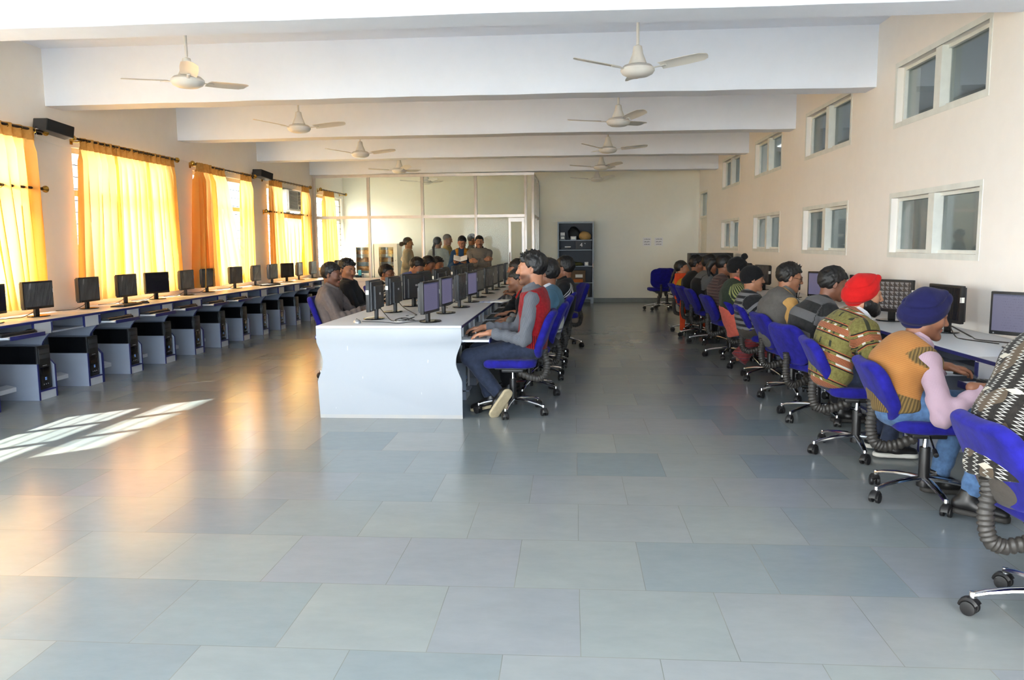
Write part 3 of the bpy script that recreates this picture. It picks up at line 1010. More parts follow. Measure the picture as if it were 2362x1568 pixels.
def make_keyboard():
    root = thing('keyboard', 'keyboard', 'keyboard')
    b = MB()
    b.prism([(-.075, 0), (.075, 0), (.075, .022), (.060, .026), (-.070, .013), (-.075, .010)], 'x', -.225, .225, .003)
    b.build('keyboard_body', BLACK_PL, root)
    b = MB()
    for r in range(6):
        yy = .052 - r * .0215 - (.004 if r else 0)
        zz = .0215 - r * .0024
        x = -.214
        while x < .205:
            wd = .0165
            if r == 5 and -.10 < x < .02: wd = .10
            if not (.075 < x < .085) and not (.137 < x < .147):
                b.box(x, x + wd, yy, yy + .0165, zz, zz + .007, .0016, seg=1)
            x += wd + .0026
    b.build('keys', DARK_PL, root)
    return root

def make_mouse(mat, name='computer_mouse'):
    root = thing(name, 'mouse', 'mouse')
    def f(P):
        d = d_ell(P, A3(0, 0, .004), A3(.031, .056, .030))
        return smax(d, -P[:, 2], .003)
    V, Q = net(f, (-.04, -.07, -.01), (.04, .07, .045), .004)
    raw('mouse_shell', skin_mesh('mouse_shell', [(V, Q)]), root, mat=mat)
    MB().cyl((-.004, .030, .029), (.004, .030, .029), .007, n=12).build('wheel', RUBBER, root)
    return root

def make_tower():
    """Desktop computer, front panel towards +Y."""
    root = thing('computer_tower', 'tower', 'computer')
    MB().box(-.088, .088, -.39, 0, .006, .405, .004).build('case', GLOSS_BK, root)
    b = MB()
    b.box(-.090, .090, -.002, .022, .004, .408, .010)
    b.box(-.075, .075, .018, .026, .24, .385, .004)
    fr = b.build('front_panel', BLACK_PL, root)
    b = MB()
    b.box(-.070, .070, .022, .027, .335, .375, .002); b.box(-.070, .070, .022, .027, .285, .325, .002)
    b.build('drive_bay', DARK_PL, fr)
    b = MB(); b.box(-.066, .066, .020, .0235, .03, .205, .004)
    b.build('lower_grille', GLOSS_BK, fr)
    MB().box(-.014, .010, .0235, .0255, .085, .112, .002).build('badge', BADGE, fr)
    for x in (-.03, 0, .03):
        MB().cyl((x, .0225, .048), (x, .0255, .048), .006, n=10).build('port', SILVER, fr)
    MB().box(-.0915, -.0895, -.055, -.030, .27, .375).build('side_label', SILVER, root, smooth=False)
    MB().box(-.03, .03, .0235, .0245, .218, .224).build('name_strip', SILVER, fr, smooth=False)
    return root
def badge_mat():
    t = NT('blue_badge'); n = t.noise(t.obj(), 60.0)
    return t.done(t.bsdf(t.ramp(n, [(.3, lin(60, 110, 200)), (.7, lin(170, 205, 240))]), .3))
BADGE = badge_mat()

# ------------------------------------------------------------------ run of computer desks
def s_curve(d, z0=.0, zt=.70, depth=.115, n=9):
    """Front outline of a side panel that waists in between desk and floor, as (lx, z)."""
    pts = [(0, zt), (0, .625)]
    for i in range(1, n):
        t = i / n
        pts.append((depth * math.sin(PI * t) ** 1.2, .625 - (.625 - .30) * t))
    pts += [(0, .30), (0, z0)]
    return pts
def desk_run(name, label, group, x_front, sx, y0, n, pitch, depth, trays, z_top=.75, bay=.25, cpu_side=True, ends=(True, True), white_end=False, keyboards=()):
    """A unit of n seats. sx = direction from the front edge to the back along world X."""
    root = thing(name, label, 'computer desk', (x_front, y0, 0), 0, group)
    X = lambda l: l * sx
    L = n * pitch
    b = MB(); b.box(X(0), X(depth), 0, L, z_top - .024, z_top, .003)
    top = b.build('worktop', WHITE_LAM, root)
    b = MB(); b.box(X(-.0025), X(.004), 0, L, z_top - .0245, z_top - .003)
    b.build('edge_strip', BLUE_EDGE, top, smooth=False)
    b = MB(); b.box(X(depth - .06), X(depth - .045), 0.0, L, .10, z_top - .03)
    b.build('back_panel', GREY_LAM, root, smooth=False)
    prof = s_curve(depth)
    def side(y, mat, nm='side_panel'):
        out = [(X(a + .004), z) for a, z in prof] + [(X(depth - .07), 0), (X(depth - .07), z_top - .025)]
        out[0] = (X(.004), z_top - .025)
        s = MB().prism(out, 'y', y, y + .018).build(nm, mat, root, smooth=False)
        e = MB()
        for (a, z), (c, w) in zip(prof, prof[1:]):
            e.prism([(X(a + .0045), z), (X(c + .0045), w), (X(c + .001), w), (X(a + .001), z)], 'y', y, y + .018)
        e.build('edge_strip', BLUE_EDGE, s, smooth=False)
    if ends[0]: side(.001, PALE_LAM)
    for k in range(n):
        a = k * pitch; c = a + pitch - bay
        side(a + pitch - (.019 if k == n - 1 else .009), GREY_LAM)
        # low panel, plinth and deck of the computer bay
        s = MB().box(X(.004), X(depth - .08), c, c + .018, 0, .335).build('low_panel', GREY_LAM, root, smooth=False)
        MB().box(X(-.001), X(.005), c, c + .018, 0, .335).build('edge_strip', BLUE_EDGE, s, smooth=False)
        s = MB().box(X(.004), X(.022), c + .018, a + pitch - .012, 0, .075).build('plinth', WHITE_LAM, root, smooth=False)
        MB().box(X(-.001), X(.02), c + .018, a + pitch - .012, .075, .088).build('edge_strip', BLUE_EDGE, s, smooth=False)
        MB().box(X(.02), X(depth - .08), c + .018, a + pitch - .012, .072, .088).build('deck', GREY_LAM, root, smooth=False)
        MB().box(X(.006), X(.022), c + .012, a + pitch - .012, .60, z_top - .026).build('upper_panel', WHITE_LAM, root, smooth=False)
        s = MB().box(X(.008), X(.026), c, c + .012, .60, z_top - .026).build('upright', BLUE_EDGE, root, smooth=False)
        MB().box(X(.02), X(depth - .07), a + .022, c, .598, .612).build('shelf', GREY_LAM, root, smooth=False)
        pull = trays[k] if k < len(trays) else None
        if pull is not None:
            t = MB().box(X(-pull), X(-pull + .33), a + .03, c - .01, .616, .634, .002).build('keyboard_tray', WHITE_LAM, root)
            MB().box(X(-pull - .006), X(-pull + .001), a + .05, c - .005, .604, .640, .002).build('front_strip', BLUE_EDGE, t)
        MB().prism([(X(.22), .085), (X(.31), .10), (X(.31), .145), (X(.22), .125)], 'y', a + .02, c).build('foot_bar', PALE_LAM, root, smooth=False)
    return root

# ------------------------------------------------------------------ ceiling fan, hub centre at z = 0
FAN_WHITE = plain('fan_enamel', (222, 220, 216), .30, var=.03)
def make_fan(rod, ang):
    root = thing('ceiling_fan', 'fan', 'ceiling fan')
    MB().cyl((0, 0, .08), (0, 0, rod), .012, n=12).build('down_rod', FAN_WHITE, root)
    MB().lathe([(.013, .20), (.034, .19), (.045, .13), (.072, .06), (.080, .045), (0, .045)], 24).build('canopy', FAN_WHITE, root)
    MB().lathe([(.04, .05), (.115, .035), (.138, .012), (.140, -.006), (.125, -.030), (.09, -.048), (.04, -.056), (0, -.058)], 32).build('motor', FAN_WHITE, root)
    for k in range(3):
        a = ang + 2 * PI * k / 3
        M = Matrix.Rotation(a, 4, 'Z')
        b = MB()
        n = 8; up, lo = [], []
        b2 = b.bm
        rows = []
        for i in range(n + 1):
            t = i / n; r = .20 + .40 * t
            wv = .062 + .010 * math.sin(PI * t) - (.020 if i == n else 0)
            row = []
            for j in range(5):
                s = -1 + j / 2
                x = r - (.012 * s * s if i == n else 0); y = s * wv
                z = .012 - .20 * y * 1.0 + .008 * (1 - s * s) + .07 * (r - .2)
                row.append((x, y, z))
            rows.append(row)
        for dz, flip in ((0, False), (-.003, True)):
            G = [[b2.verts.new(M @ Vector((x, y, z + dz))) for x, y, z in row] for row in rows]
            for i in range(n):
                for j in range(4):
                    f = (G[i][j], G[i + 1][j], G[i + 1][j + 1], G[i][j + 1])
                    b2.faces.new(f[::-1] if flip else f)
            if not flip: G0 = G
        m = len(rows)
        loop = lambda G: [G[i][0] for i in range(m)] + [G[-1][j] for j in range(1, 5)] + [G[i][4] for i in range(m - 2, -1, -1)] + [G[0][j] for j in range(3, 0, -1)]
        A, B = loop(G0), loop(G)
        for i in range(len(A)):
            b2.faces.new((A[i], B[i], B[(i + 1) % len(A)], A[(i + 1) % len(A)]))
        bl = b.build('blade', FAN_WHITE, root)
        c = MB(); c.tube([tuple(M @ Vector(p)) for p in ((.10, 0, .0), (.16, 0, .006), (.25, 0, .012))], .014, 8, flat=.35)
        c.build('blade_arm', FAN_WHITE, bl)
    return root
# ------------------------------------------------------------------ the room
XL, XR, YB, YF, ZC, ZBEAM = -5.505, 2.92, -2.2, 19.01, 3.44, 2.86
BAY = 2.8134

def wall_paint(name, rgb, var=.025):
    t = NT(name); c = lin(*rgb); co = t.obj()
    n = t.noise(co, .9, 4); n2 = t.noise(co, 9.0, 3)
    col = t.ramp(t.math('ADD', t.math('MULTIPLY', n, .7), t.math('MULTIPLY', n2, .3)), [(.35, tuple(k * (1 - var * 1.6) for k in c[:3]) + (1,)), (.6, c)])
    return t.done(t.bsdf(col, .62, 0, .3, t.bump(t.noise(co, 40.0, 3), .06, .01)))
CREAM = wall_paint('cream_wall_paint', (242, 237, 231))
FARPAINT = wall_paint('pale_yellow_wall_paint', (234, 233, 222))
CEILW = wall_paint('white_ceiling_paint', (231, 238, 252))

def floor_mat():
    t = NT('polished_stone_slabs'); co = t.obj()
    x, y, z = t.xyz(co)
    v = t.comb(t.math('ADD', x, .5 * .53 - .033 + 5.3), t.math('ADD', y, -2.556 + 10.6), 0.0)
    wv = t.n('VectorMath', operation='ADD'); t.set(wv.inputs[0], v)
    wn = t.n('TexNoise'); t.set(wn.inputs['Vector'], co); wn.inputs['Scale'].default_value = 1.3; wn.inputs['Detail'].default_value = 2
    sc_ = t.n('VectorMath', operation='SCALE'); t.set(sc_.inputs[0], wn.outputs['Color']); sc_.inputs['Scale'].default_value = .012
    t.set(wv.inputs[1], sc_.outputs[0])
    b = t.n('TexBrick', offset=.5, offset_frequency=2)
    t.set(b.inputs['Vector'], wv.outputs[0])
    for k, s in (('Scale', 1.0), ('Mortar Size', .0018), ('Mortar Smooth', .3), ('Bias', 0.0), ('Brick Width', .53), ('Row Height', .53)):
        b.inputs[k].default_value = s
    b.inputs['Color1'].default_value = (0, 0, 0, 1); b.inputs['Color2'].default_value = (1, 1, 1, 1); b.inputs['Mortar'].default_value = (.5, .5, .5, 1)
    per = t.n('SeparateColor'); t.set(per.inputs[0], b.outputs['Color'])
    rnd = per.outputs[0]
    grain = t.noise(t.comb(t.math('MULTIPLY', x, 1.5), t.math('MULTIPLY', y, 2.4), t.math('MULTIPLY', rnd, 30.0)), 1.6, 6, .62)
    fine = t.noise(t.comb(x, t.math('MULTIPLY', y, 2.2), t.math('MULTIPLY', rnd, 17.0)), 9.0, 5, .65)
    slab = t.ramp(rnd, [(0, lin(121, 133, 138)), (.25, lin(134, 142, 143)), (.5, lin(142, 147, 145)), (.72, lin(138, 141, 147)), (.9, lin(116, 131, 137)), (1, lin(147, 151, 147))])
    dark = t.mix(t.math('MULTIPLY', grain, .60), slab, lin(104, 114, 120))
    col = t.mix(t.math('MULTIPLY', t.ramp(fine, [(.35, (0, 0, 0, 1)), (.85, (1, 1, 1, 1))]), .10), dark, lin(172, 177, 178))
    joint = t.ramp(t.noise(co, 3.0), [(.4, lin(74, 74, 70)), (.7, lin(120, 116, 104))])
    col = t.mix(t.math('MULTIPLY', b.outputs['Fac'], .5), col, joint)
    rough = t.math('ADD', t.math('MULTIPLY', grain, .08), .17)
    h = t.math('SUBTRACT', t.math('MULTIPLY', t.noise(co, 3.0, 2), .35), t.math('MULTIPLY', b.outputs['Fac'], .3))
    return t.done(t.bsdf(col, rough, 0, .5, t.bump(h, .035, .012)))
FLOOR = floor_mat()

def glass_mat(name, tint=(1, 1, 1, 1), refl=.10, rough=.02, fres=.4):
    t = NT(name)
    tr = t.n('BsdfTransparent'); tr.inputs[0].default_value = tint
    gl = t.n('BsdfGlossy'); gl.inputs['Roughness'].default_value = rough
    lw = t.n('LayerWeight'); lw.inputs['Blend'].default_value = .35
    m = t.n('MixShader')
    t.set(m.inputs[0], t.math('ADD', t.math('MULTIPLY', lw.outputs['Fresnel'], fres), refl))
    t.set(m.inputs[1], tr.outputs[0]); t.set(m.inputs[2], gl.outputs[0])
    return t.done(m.outputs[0])
GLASS = glass_mat('window_glass', (.94, .96, .95, 1), .03)
GLASS_IN = glass_mat('interior_window_glass', (.60, .64, .65, 1), .06, .03)
GLASS_PART = glass_mat('partition_glass', (.95, .97, .95, 1), .0, .02, .10)

def struct(o, kind='structure'):
    o['kind'] = kind; return o

def holed(name, cuts_a, cuts_z, holes, fixed, axis, mat):
    """A wall slab with rectangular openings. cuts: ranges; axis 'x' = wall across X at fixed (y0,y1), 'y' = along Y at fixed (x0,x1)."""
    As = sorted({cuts_a[0], cuts_a[1], *[h[0] for h in holes], *[h[1] for h in holes]})
    Zs = sorted({cuts_z[0], cuts_z[1], *[h[2] for h in holes], *[h[3] for h in holes]})
    b = MB(0)
    for a0, a1 in zip(As, As[1:]):
        run = None
        for z0, z1 in zip(Zs, Zs[1:]):
            am, zm = (a0 + a1) / 2, (z0 + z1) / 2
            inside = any(h[0] < am < h[1] and h[2] < zm < h[3] for h in holes)
            if not inside:
                run = [z0, z1] if run is None else [run[0], z1]
            if (inside or z1 == Zs[-1]) and run is not None:
                if axis == 'y': b.box(fixed[0], fixed[1], a0, a1, run[0], run[1])
                else: b.box(a0, a1, fixed[0], fixed[1], run[0], run[1])
                run = None
    return struct(b.build(name, mat, smooth=False))

struct(MB().box(XL - .3, XR + 3.2, YB - .3, YF + .2, -.12, 0).build('floor', FLOOR, smooth=False))
struct(MB().box(XL - .3, XR + 3.2, YB - .3, YF + .2, ZC, ZC + .15).build('ceiling', CEILW, smooth=False))

# left wall: one window per bay
WZ0, WZ1 = .86, 2.49
LW = []
for k in range(-1, 6):
    y0 = 8.55 + BAY * (k - 2); y1 = min(y0 + 1.95, 18.86)
    LW.append((k, y0, y1))
holed('wall_left', (YB - .25, YF + .2), (0, ZC), [(a, c, WZ0, WZ1) for _, a, c in LW], (XL - .16, XL), 'y', CREAM)
# right wall: two tiers of internal windows
RW = []
for k in range(-1, 4):
    y0 = 6.0524 + BAY * k
    RW.append((y0, y0 + 1.603))
RZ = ((1.2805, 1.772), (2.441, 2.930))
DOOR_R = (17.86, 18.86)
holed('wall_right', (YB - .25, YF + .2), (0, ZC), [(a, c, z0, z1) for a, c in RW for z0, z1 in RZ] + [(DOOR_R[0], DOOR_R[1], 0, 2.53)], (XR, XR + .2), 'y', CREAM)
struct(MB().box(XL, XR, YF, YF + .2, 0, ZC).build('wall_far', FARPAINT, smooth=False))
holed('wall_near', (XL - .16, XR + .2), (0, ZC), [(-4.9, -2.9, .6, 2.5), (-2.3, -.3, 0, 2.5), (.3, 2.4, .6, 2.5)], (YB - .25, YB), 'x', CREAM)

# beams across the ceiling, with slightly uneven plaster edges
for i, yb in enumerate([8.1614 + BAY * k for k in range(-3, 4)]):
    b = MB(); n = 26
    xs = [XL + (XR - XL) * j / n for j in range(n + 1)]
    r2 = random.Random(i)
    ring = []
    for j, x in enumerate(xs):
        e = ZBEAM + .010 * math.sin(PI * j / n) + r2.uniform(-.004, .004) * (0 < j < n)
        ring.append([b.bm.verts.new(p) for p in ((x, yb, e), (x, yb + .30, e), (x, yb + .30, ZC), (x, yb, ZC))])
    for A, B in zip(ring, ring[1:]):
        for k in range(4): b.bm.faces.new((A[k], A[(k + 1) % 4], B[(k + 1) % 4], B[k]))
    b.bm.faces.new(ring[0]); b.bm.faces.new(ring[-1][::-1])
    struct(b.build('trim_%d' % (i + 1), CEILW, smooth=False))

STONE = plain('stone_skirting', (112, 116, 112), .4, var=.12, scale=6)
struct(MB().box(-.80, XR, YF - .018, YF, 0, .095).build('baseboard_far', STONE, smooth=False))
struct(MB().box(XR - .018, XR, YB, 17.8, 0, .095).build('baseboard_right', STONE, smooth=False))
struct(MB().box(XL, XL + .018, YB, YF, 0, .095).build('baseboard_left', STONE, smooth=False))

# left windows: timber frame, transom, sashes, glass and horizontal safety bars
FRAME_W = plain('cream_window_paint', (214, 206, 190), .45)
wn = 0
for k, y0, y1 in LW:
    wn += 1
    w = thing('window_%d' % wn, None, None, (XL - .09, y0, WZ0)); w['kind'] = 'structure'
    L, H = y1 - y0, WZ1 - WZ0
    b = MB()
    for a, c in ((0, .06), (L - .06, L)): b.box(-.04, .04, a, c, 0, H)
    b.box(-.04, .04, 0, L, 0, .06); b.box(-.04, .04, 0, L, H - .06, H); b.box(-.04, .04, .06, L - .06, 1.10, 1.17)
    for q in (1, 2): b.box(-.03, .03, L * q / 3 - .025, L * q / 3 + .025, .06, H - .06)
    b.build('window_frame', FRAME_W, w, smooth=False)
    MB().box(-.004, .004, .05, L - .05, .05, H - .05).build('pane', GLASS, w, smooth=False)
    b = MB()
    z = .14
    while z < H - .08:
        b.cyl((.06, .03, z), (.06, L - .03, z), .006, n=6); z += .13
    b.build('safety_bars', IRON, w)
    if k > 0: MB().box(-.34, -.08, -.15, L + .15, H + .06, H + .13).build('added_sun_blocker', CREAM, w, smooth=False)  # unseen slab added to shade the upper part of the curtains

# right internal windows
FRAME_R = plain('white_window_paint', (222, 224, 218), .4)
for z0, z1 in RZ:
    for y0, y1 in RW:
        wn += 1
        w = thing('window_%d' % wn, None, None, (XR + .085, y0, z0)); w['kind'] = 'structure'
        L, H = y1 - y0, z1 - z0
        b = MB()
        for a, c in ((0, .035), (L - .035, L)): b.box(-.03, .03, a, c, 0, H)
        b.box(-.03, .03, 0, L, 0, .03); b.box(-.03, .03, 0, L, H - .03, H)
        b.box(-.08, .03, L / 2 - .055, L / 2 + .055, 0, H)
        b.build('window_frame', FRAME_R, w, smooth=False)
        for a, c in ((.03, L / 2 - .05), (L / 2 + .05, L - .03)):
            MB().box(-.003, .003, a, c, .025, H - .025).build('pane', GLASS_IN, w, smooth=False)
        b = MB()
        m = .045
        for a, c, e, f in ((-m, L + m, H, H + m), (-m, L + m, -m, 0), (-m, 0, 0, H), (L, L + m, 0, H)):
            b.box(-.090, -.080, a, c, e, f)
        b.build('architrave', FRAME_R, w, smooth=False)

# corridor seen dimly through the internal windows
GREYWALL = wall_paint('corridor_paint', (176, 180, 178))
struct(MB().box(XR + 2.6, XR + 2.8, YB, YF, 0, ZC).build('wall_corridor', GREYWALL, smooth=False))
struct(MB().box(XR + .2, XR + 2.6, YB - .2, YB, 0, ZC).build('wall_corridor_near', GREYWALL, smooth=False))
struct(MB().box(XR + .2, XR + 2.6, YF, YF + .2, 0, ZC).build('wall_corridor_far', GREYWALL, smooth=False))

# door in the right wall with a fanlight
DOORP = plain('cream_door_paint', (222, 214, 196), .4)
d = thing('door_1', None, None, (XR + .06, DOOR_R[0], 0)); d['kind'] = 'structure'
DL = DOOR_R[1] - DOOR_R[0]
b = MB()
for a, c in ((0, .05), (DL - .05, DL)): b.box(-.06, .06, a, c, 0, 2.53)
b.box(-.06, .06, 0, DL, 2.48, 2.53); b.box(-.06, .06, 0, DL, 1.93, 1.98)
b.build('door_frame', DOORP, d, smooth=False)
lf = MB().box(-.03, .01, .05, DL - .05, .01, 1.93).build('door_leaf', DOORP, d, smooth=False)
MB().box(-.036, -.028, .12, DL - .12, .15, .85).box(-.036, -.028, .12, DL - .12, 1.0, 1.8).build('door_panel', DOORP, lf, smooth=False)
MB().box(-.003, .003, .05, DL - .05, 1.98, 2.48).build('pane', GLASS_IN, d, smooth=False)

# glazed aluminium partition across the left part of the far end
ALU = plain('aluminium_frame', (206, 198, 190), .32, metal=.35)
PART_LAM = plain('partition_board', (222, 214, 212), .5)
YP = 16.78
p = thing('wall_partition', None, None, (0, YP, 0)); p['kind'] = 'structure'
px = [XL + .03, -4.31, -3.16, -2.03, -.985]
for x in px:
    MB().box(x - .03, x + .03, -.03, .03, 0, ZBEAM, .004).build('post', ALU, p)
b = MB(); b.box(XL, -.80, -.032, .032, ZBEAM - .055, ZBEAM); b.build('top_rail', ALU, p, smooth=False)
b = MB(); b.box(XL, -.955, -.028, .028, 1.945, 2.005); b.build('middle_rail', ALU, p, smooth=False)
for i in range(4):
    a, c = px[i] + .03, px[i + 1] - .03
    MB().box(a, c, -.004, .004, 2.005, ZBEAM - .055).build('pane', GLASS_PART, p, smooth=False)
    if i < 3:
        MB().box(a, c, -.004, .004, .70, 1.945).build('pane', GLASS_PART, p, smooth=False)
        MB().box(a, c, -.028, .028, .62, .70).build('sill_rail', ALU, p, smooth=False)
        MB().box(a, c, -.010, .010, 0, .62).build('lower_board', PART_LAM, p, smooth=False)
dx0, dx1 = px[3] + .03, px[4] - .03
MB().box(dx0, -1.33, -.004, .004, 0.02, 1.945).build('pane', GLASS_PART, p, smooth=False)
b = MB(); b.box(-1.345, -1.295, -.025, .025, 0, 1.93); b.box(dx1 - .05, dx1, -.025, .025, 0, 1.93); b.box(-1.345, dx1, -.025, .025, 1.85, 1.93); b.box(-1.345, dx1, -.025, .025, 0, .18)
dd = b.build('door_leaf', ALU, p, smooth=False)
MB().box(-1.295, dx1 - .05, -.004, .004, .18, 1.85).build('pane', GLASS_PART, dd, smooth=False)
MB().tube([(-1.32, -.025, 1.22), (-1.32, -.06, 1.20), (-1.32, -.06, .98), (-1.32, -.025, .96)], .009, 8).build('handle', CHROME, dd)
# return of the partition towards the far wall
for y in (0, 1.1, 2.2):
    MB().box(-.86, -.80, y - .03, y + .03, 0, ZBEAM, .004).build('post', ALU, p)
b = MB()
for z in (1.975, ZBEAM - .03, .66): b.box(-.855, -.805, 0, 2.22, z - .03, z + .03)
b.build('return_rail', ALU, p, smooth=False)
for a, c in ((.03, 1.07), (1.13, 2.17)):
    for z0, z1 in ((.69, 1.945), (2.005, ZBEAM - .06)):
        MB().box(-.834, -.826, a, c, z0, z1).build('pane', GLASS_PART, p, smooth=False)
    MB().box(-.84, -.82, a, c, 0, .63).build('lower_board', PART_LAM, p, smooth=False)

# ground outside
def ground_mat():
    t = NT('dry_ground'); n = t.noise(t.obj(), .7, 5)
    return t.done(t.bsdf(t.ramp(n, [(.3, lin(150, 144, 132)), (.7, lin(180, 175, 164))]), .9))
GR = ground_mat()
struct(MB().box(-45, 45, -50, 60, -.5, -.3).build('ground_outside', GR, smooth=False))

# ------------------------------------------------------------------ curtains, rods, rings
def curtain_mat():
    t = NT('golden_curtain_cloth'); co = t.obj(); x, y, z = t.xyz(co)
    thread = t.noise(t.comb(t.math('MULTIPLY', y, 60.0), 0.0, t.math('MULTIPLY', z, 400.0)), 1.0, 2)
    c = t.ramp(thread, [(.3, lin(232, 182, 98)), (.7, lin(244, 202, 122))])
    tl = t.n('BsdfTranslucent'); t.set(tl.inputs[0], lin(253, 208, 132))
    df = t.n('BsdfDiffuse'); t.set(df.inputs[0], c)
    m = t.n('MixShader'); m.inputs[0].default_value = .72
    t.set(m.inputs[1], df.outputs[0]); t.set(m.inputs[2], tl.outputs[0])
    return t.done(m.outputs[0])
CURT = curtain_mat()
def header_mat():
    t = NT('curtain_header_cloth')
    c = t.ramp(t.noise(t.obj(), 30.0), [(.3, lin(196, 150, 84)), (.7, lin(214, 170, 100))])
    tl = t.n('BsdfTranslucent'); t.set(tl.inputs[0], lin(170, 110, 50))
    df = t.n('BsdfDiffuse'); t.set(df.inputs[0], c)
    m = t.n('MixShader'); m.inputs[0].default_value = .3
    t.set(m.inputs[1], df.outputs[0]); t.set(m.inputs[2], tl.outputs[0])
    return t.done(m.outputs[0])
HEADER = header_mat()

def curtain(label, ty0, ty1, by0, by1, zt, zb, waves, amp=.035, seed=0, x=-5.385, group='golden curtains on the window wall', twist=0.0, pull=None):
    root = thing('curtain', label, 'curtain', (x, (ty0 + ty1) / 2, zb), 0, group)
    oy = (ty0 + ty1) / 2
    r2 = random.Random(seed); ph = r2.uniform(0, 6)
    nu, nv = int(waves * 12), 26
    def P(u, v):       # u across, v down
        g = max(v, 0.0) ** 1.15
        uu = u + .012 * math.sin(5 * u * PI + ph) * v
        y = (ty0 + (ty1 - ty0) * uu) * (1 - g) + (by0 + (by1 - by0) * uu) * g
        if pull: y += pull * math.sin(PI * v) * (1 - u)
        w = math.sin(2 * PI * waves * u + ph + .5 * math.sin(3 * v + ph)) * amp * (.75 + .5 * v) + .35 * amp * math.sin(2 * PI * waves * .37 * u + 2 * ph + 1.6 * v)
        if v < .06: w *= .55
        y += math.sin(4 * PI * waves * u + 2 * ph + .8 * v) * (ty1 - ty0) / waves * .10 * min(1, 4 * max(v, 0))
        return (w * (1.5 if v > .1 else 1.0), y - oy, zt - zb - (zt - zb) * v)
    def sheet(v0, v1, n, dx=0):
        b = MB(); G = [[b.bm.verts.new((P(i / nu, v0 + (v1 - v0) * j / n)[0] + dx,) + P(i / nu, v0 + (v1 - v0) * j / n)[1:]) for i in range(nu + 1)] for j in range(n + 1)]
        for j in range(n):
            for i in range(nu): b.bm.faces.new((G[j][i], G[j][i + 1], G[j + 1][i + 1], G[j + 1][i]))
        return b
    sheet(.055, 1, nv).build('curtain_cloth', CURT, root, angle=3.2)
    sheet(-.012, .06, 3, .003).build('curtain_header', HEADER, root, angle=3.2)
    return root

def curtain_rod(label, y0, y1, z, nrings, x=-5.385, brackets=True):
    root = thing('curtain_rod', label, 'curtain rod', (x, y0, z), 0, 'curtain rods on the window wall')
    L = y1 - y0
    MB().cyl((0, .02, 0), (0, L - .02, 0), .0135, n=14).build('pole', IRON, root)
    for y in (0, L):
        s = 1 if y else -1
        M = Matrix.Translation((0, y, 0)) @ Matrix.Rotation(-s * PI / 2, 4, 'X')
        MB().lathe([(.016, -.03), (.020, -.02), (.014, -.012), (.022, 0), (.034, .016), (.036, .030), (.026, .046), (.010, .054), (0, .055)], 18, M).build('finial', BRASS, root)
    for y in (.12, L - .12):
        b = MB(); b.box(-.115, -.105, y - .02, y + .02, -.05, .03); b.tube([(-.11, y, -.02), (-.03, y, -.024), (0, y, -.014)], .007, 8)
        b.build('bracket', BRASS, root)
    M = Matrix.Rotation(PI / 2, 4, 'X')
    ring = None
    for i in range(nrings):
        y = .06 + (L - .12) * (i + .5) / nrings
        if ring is None:
            b = MB(); pts = [(.020 * math.cos(a), 0, .020 * math.sin(a) - .006) for a in np.linspace(0, 2 * PI, 15)[:-1]]
            b.tube(pts, .0032, 6, closed=True, upv=(0, 1, 0))
            ring = b.build('ring', BRASS, root, (0, y, 0))
        else:
            c = ring.copy(); C.objects.link(c); c.parent = root; c.location = (0, y, 0)
    return root
# ------------------------------------------------------------------ furnishing the left side
ORD = ['first', 'second', 'third', 'fourth', 'fifth', 'sixth', 'seventh', 'eighth', 'ninth', 'tenth', 'eleventh', 'twelfth', 'thirteenth', 'fourteenth']
ZT = .732                       # window desks
U = 2.2713; PW = U / 3
tray_plan = [(.02, .10, None), (.14, .16, .13), (.14, .15, None), (None, None, .10), (.12, .06, .1)]
for i, y0 in enumerate([3.277, 5.548, 7.819, 10.091, 12.362, 14.633]):
    tr = [(.0, .0, .0)] + tray_plan
    n = 3 if i < 5 else 2
    desk_run('computer_desk', ['window desk unit nearest the camera, cut off by the left edge', 'second window desk unit from the near end, trays pulled out', 'three-seat window desk below the widest closed curtains',
             'three-seat window desk below the half-open curtain pair', 'three-seat window desk below the air conditioner window', 'last window desk unit, against the glass partition'][i],
             'three-seat desk units along the window wall', -4.86, -1, y0, n, PW, .632, tr[i], ZT, .25)

tower = Stamp(make_tower())
ky = 0
for i, y0 in enumerate([5.548, 7.819, 10.091, 12.362, 14.633]):
    for k in range(3 if i < 4 else 2):
        y = y0 + k * PW + PW - .125
        tower((-4.868 - .03, y - .002, .088), -PI / 2, 'black tower computer in the %s desk bay from the near end of window desks' % ORD[ky], 'black tower computers under the window desks'); ky += 1

MON = {(k, l): Stamp(make_monitor(k, logo=l)) for k, l in (('film', False), ('off', False), ('doc', False), ('off', True), ('icons', False))}
KB = Stamp(make_keyboard()); MS = Stamp(make_mouse(BLACK_PL))
left_mon = [(-5.10, 6.60, 'off', 4), (-5.14, 7.283, 'film', -3), (-5.22, 8.221, 'film', 3), (-5.27, 9.054, 'film', 0), (-5.26, 9.726, 'off', -14), (-5.256, 10.502, 'film', 2), (-5.28, 11.196, 'film', 0),
            (-5.30, 12.20, 'film', -4), (-5.31, 13.05, 'film', 4), (-5.31, 13.80, 'film', 0), (-5.30, 14.50, 'off', -12), (-5.31, 15.20, 'film', 6), (-5.31, 16.0, 'film', 2)]
left_lab = ['black monitor cut by the left picture edge on the window desk', 'monitor in wrinkled film before the nearest curtain, lit grey', 'film covered monitor beside the bare wall pier, left of the desk keyboard', 'film covered monitor right of the keyboard lying on the window desk',
            'unwrapped matt black monitor under the widest closed curtains', 'film covered monitor at the right edge of the widest curtains', 'film covered monitor before the bunched brown curtain', 'film covered monitor under the knotted curtain at the open gap',
            'film covered monitor behind the second desk-top keyboard', 'film covered monitor before the pier left of the air conditioner', 'matt black monitor half hiding another below the air conditioner', 'film covered monitor overlapped by a matt black one', 'last film covered monitor before the glass partition']
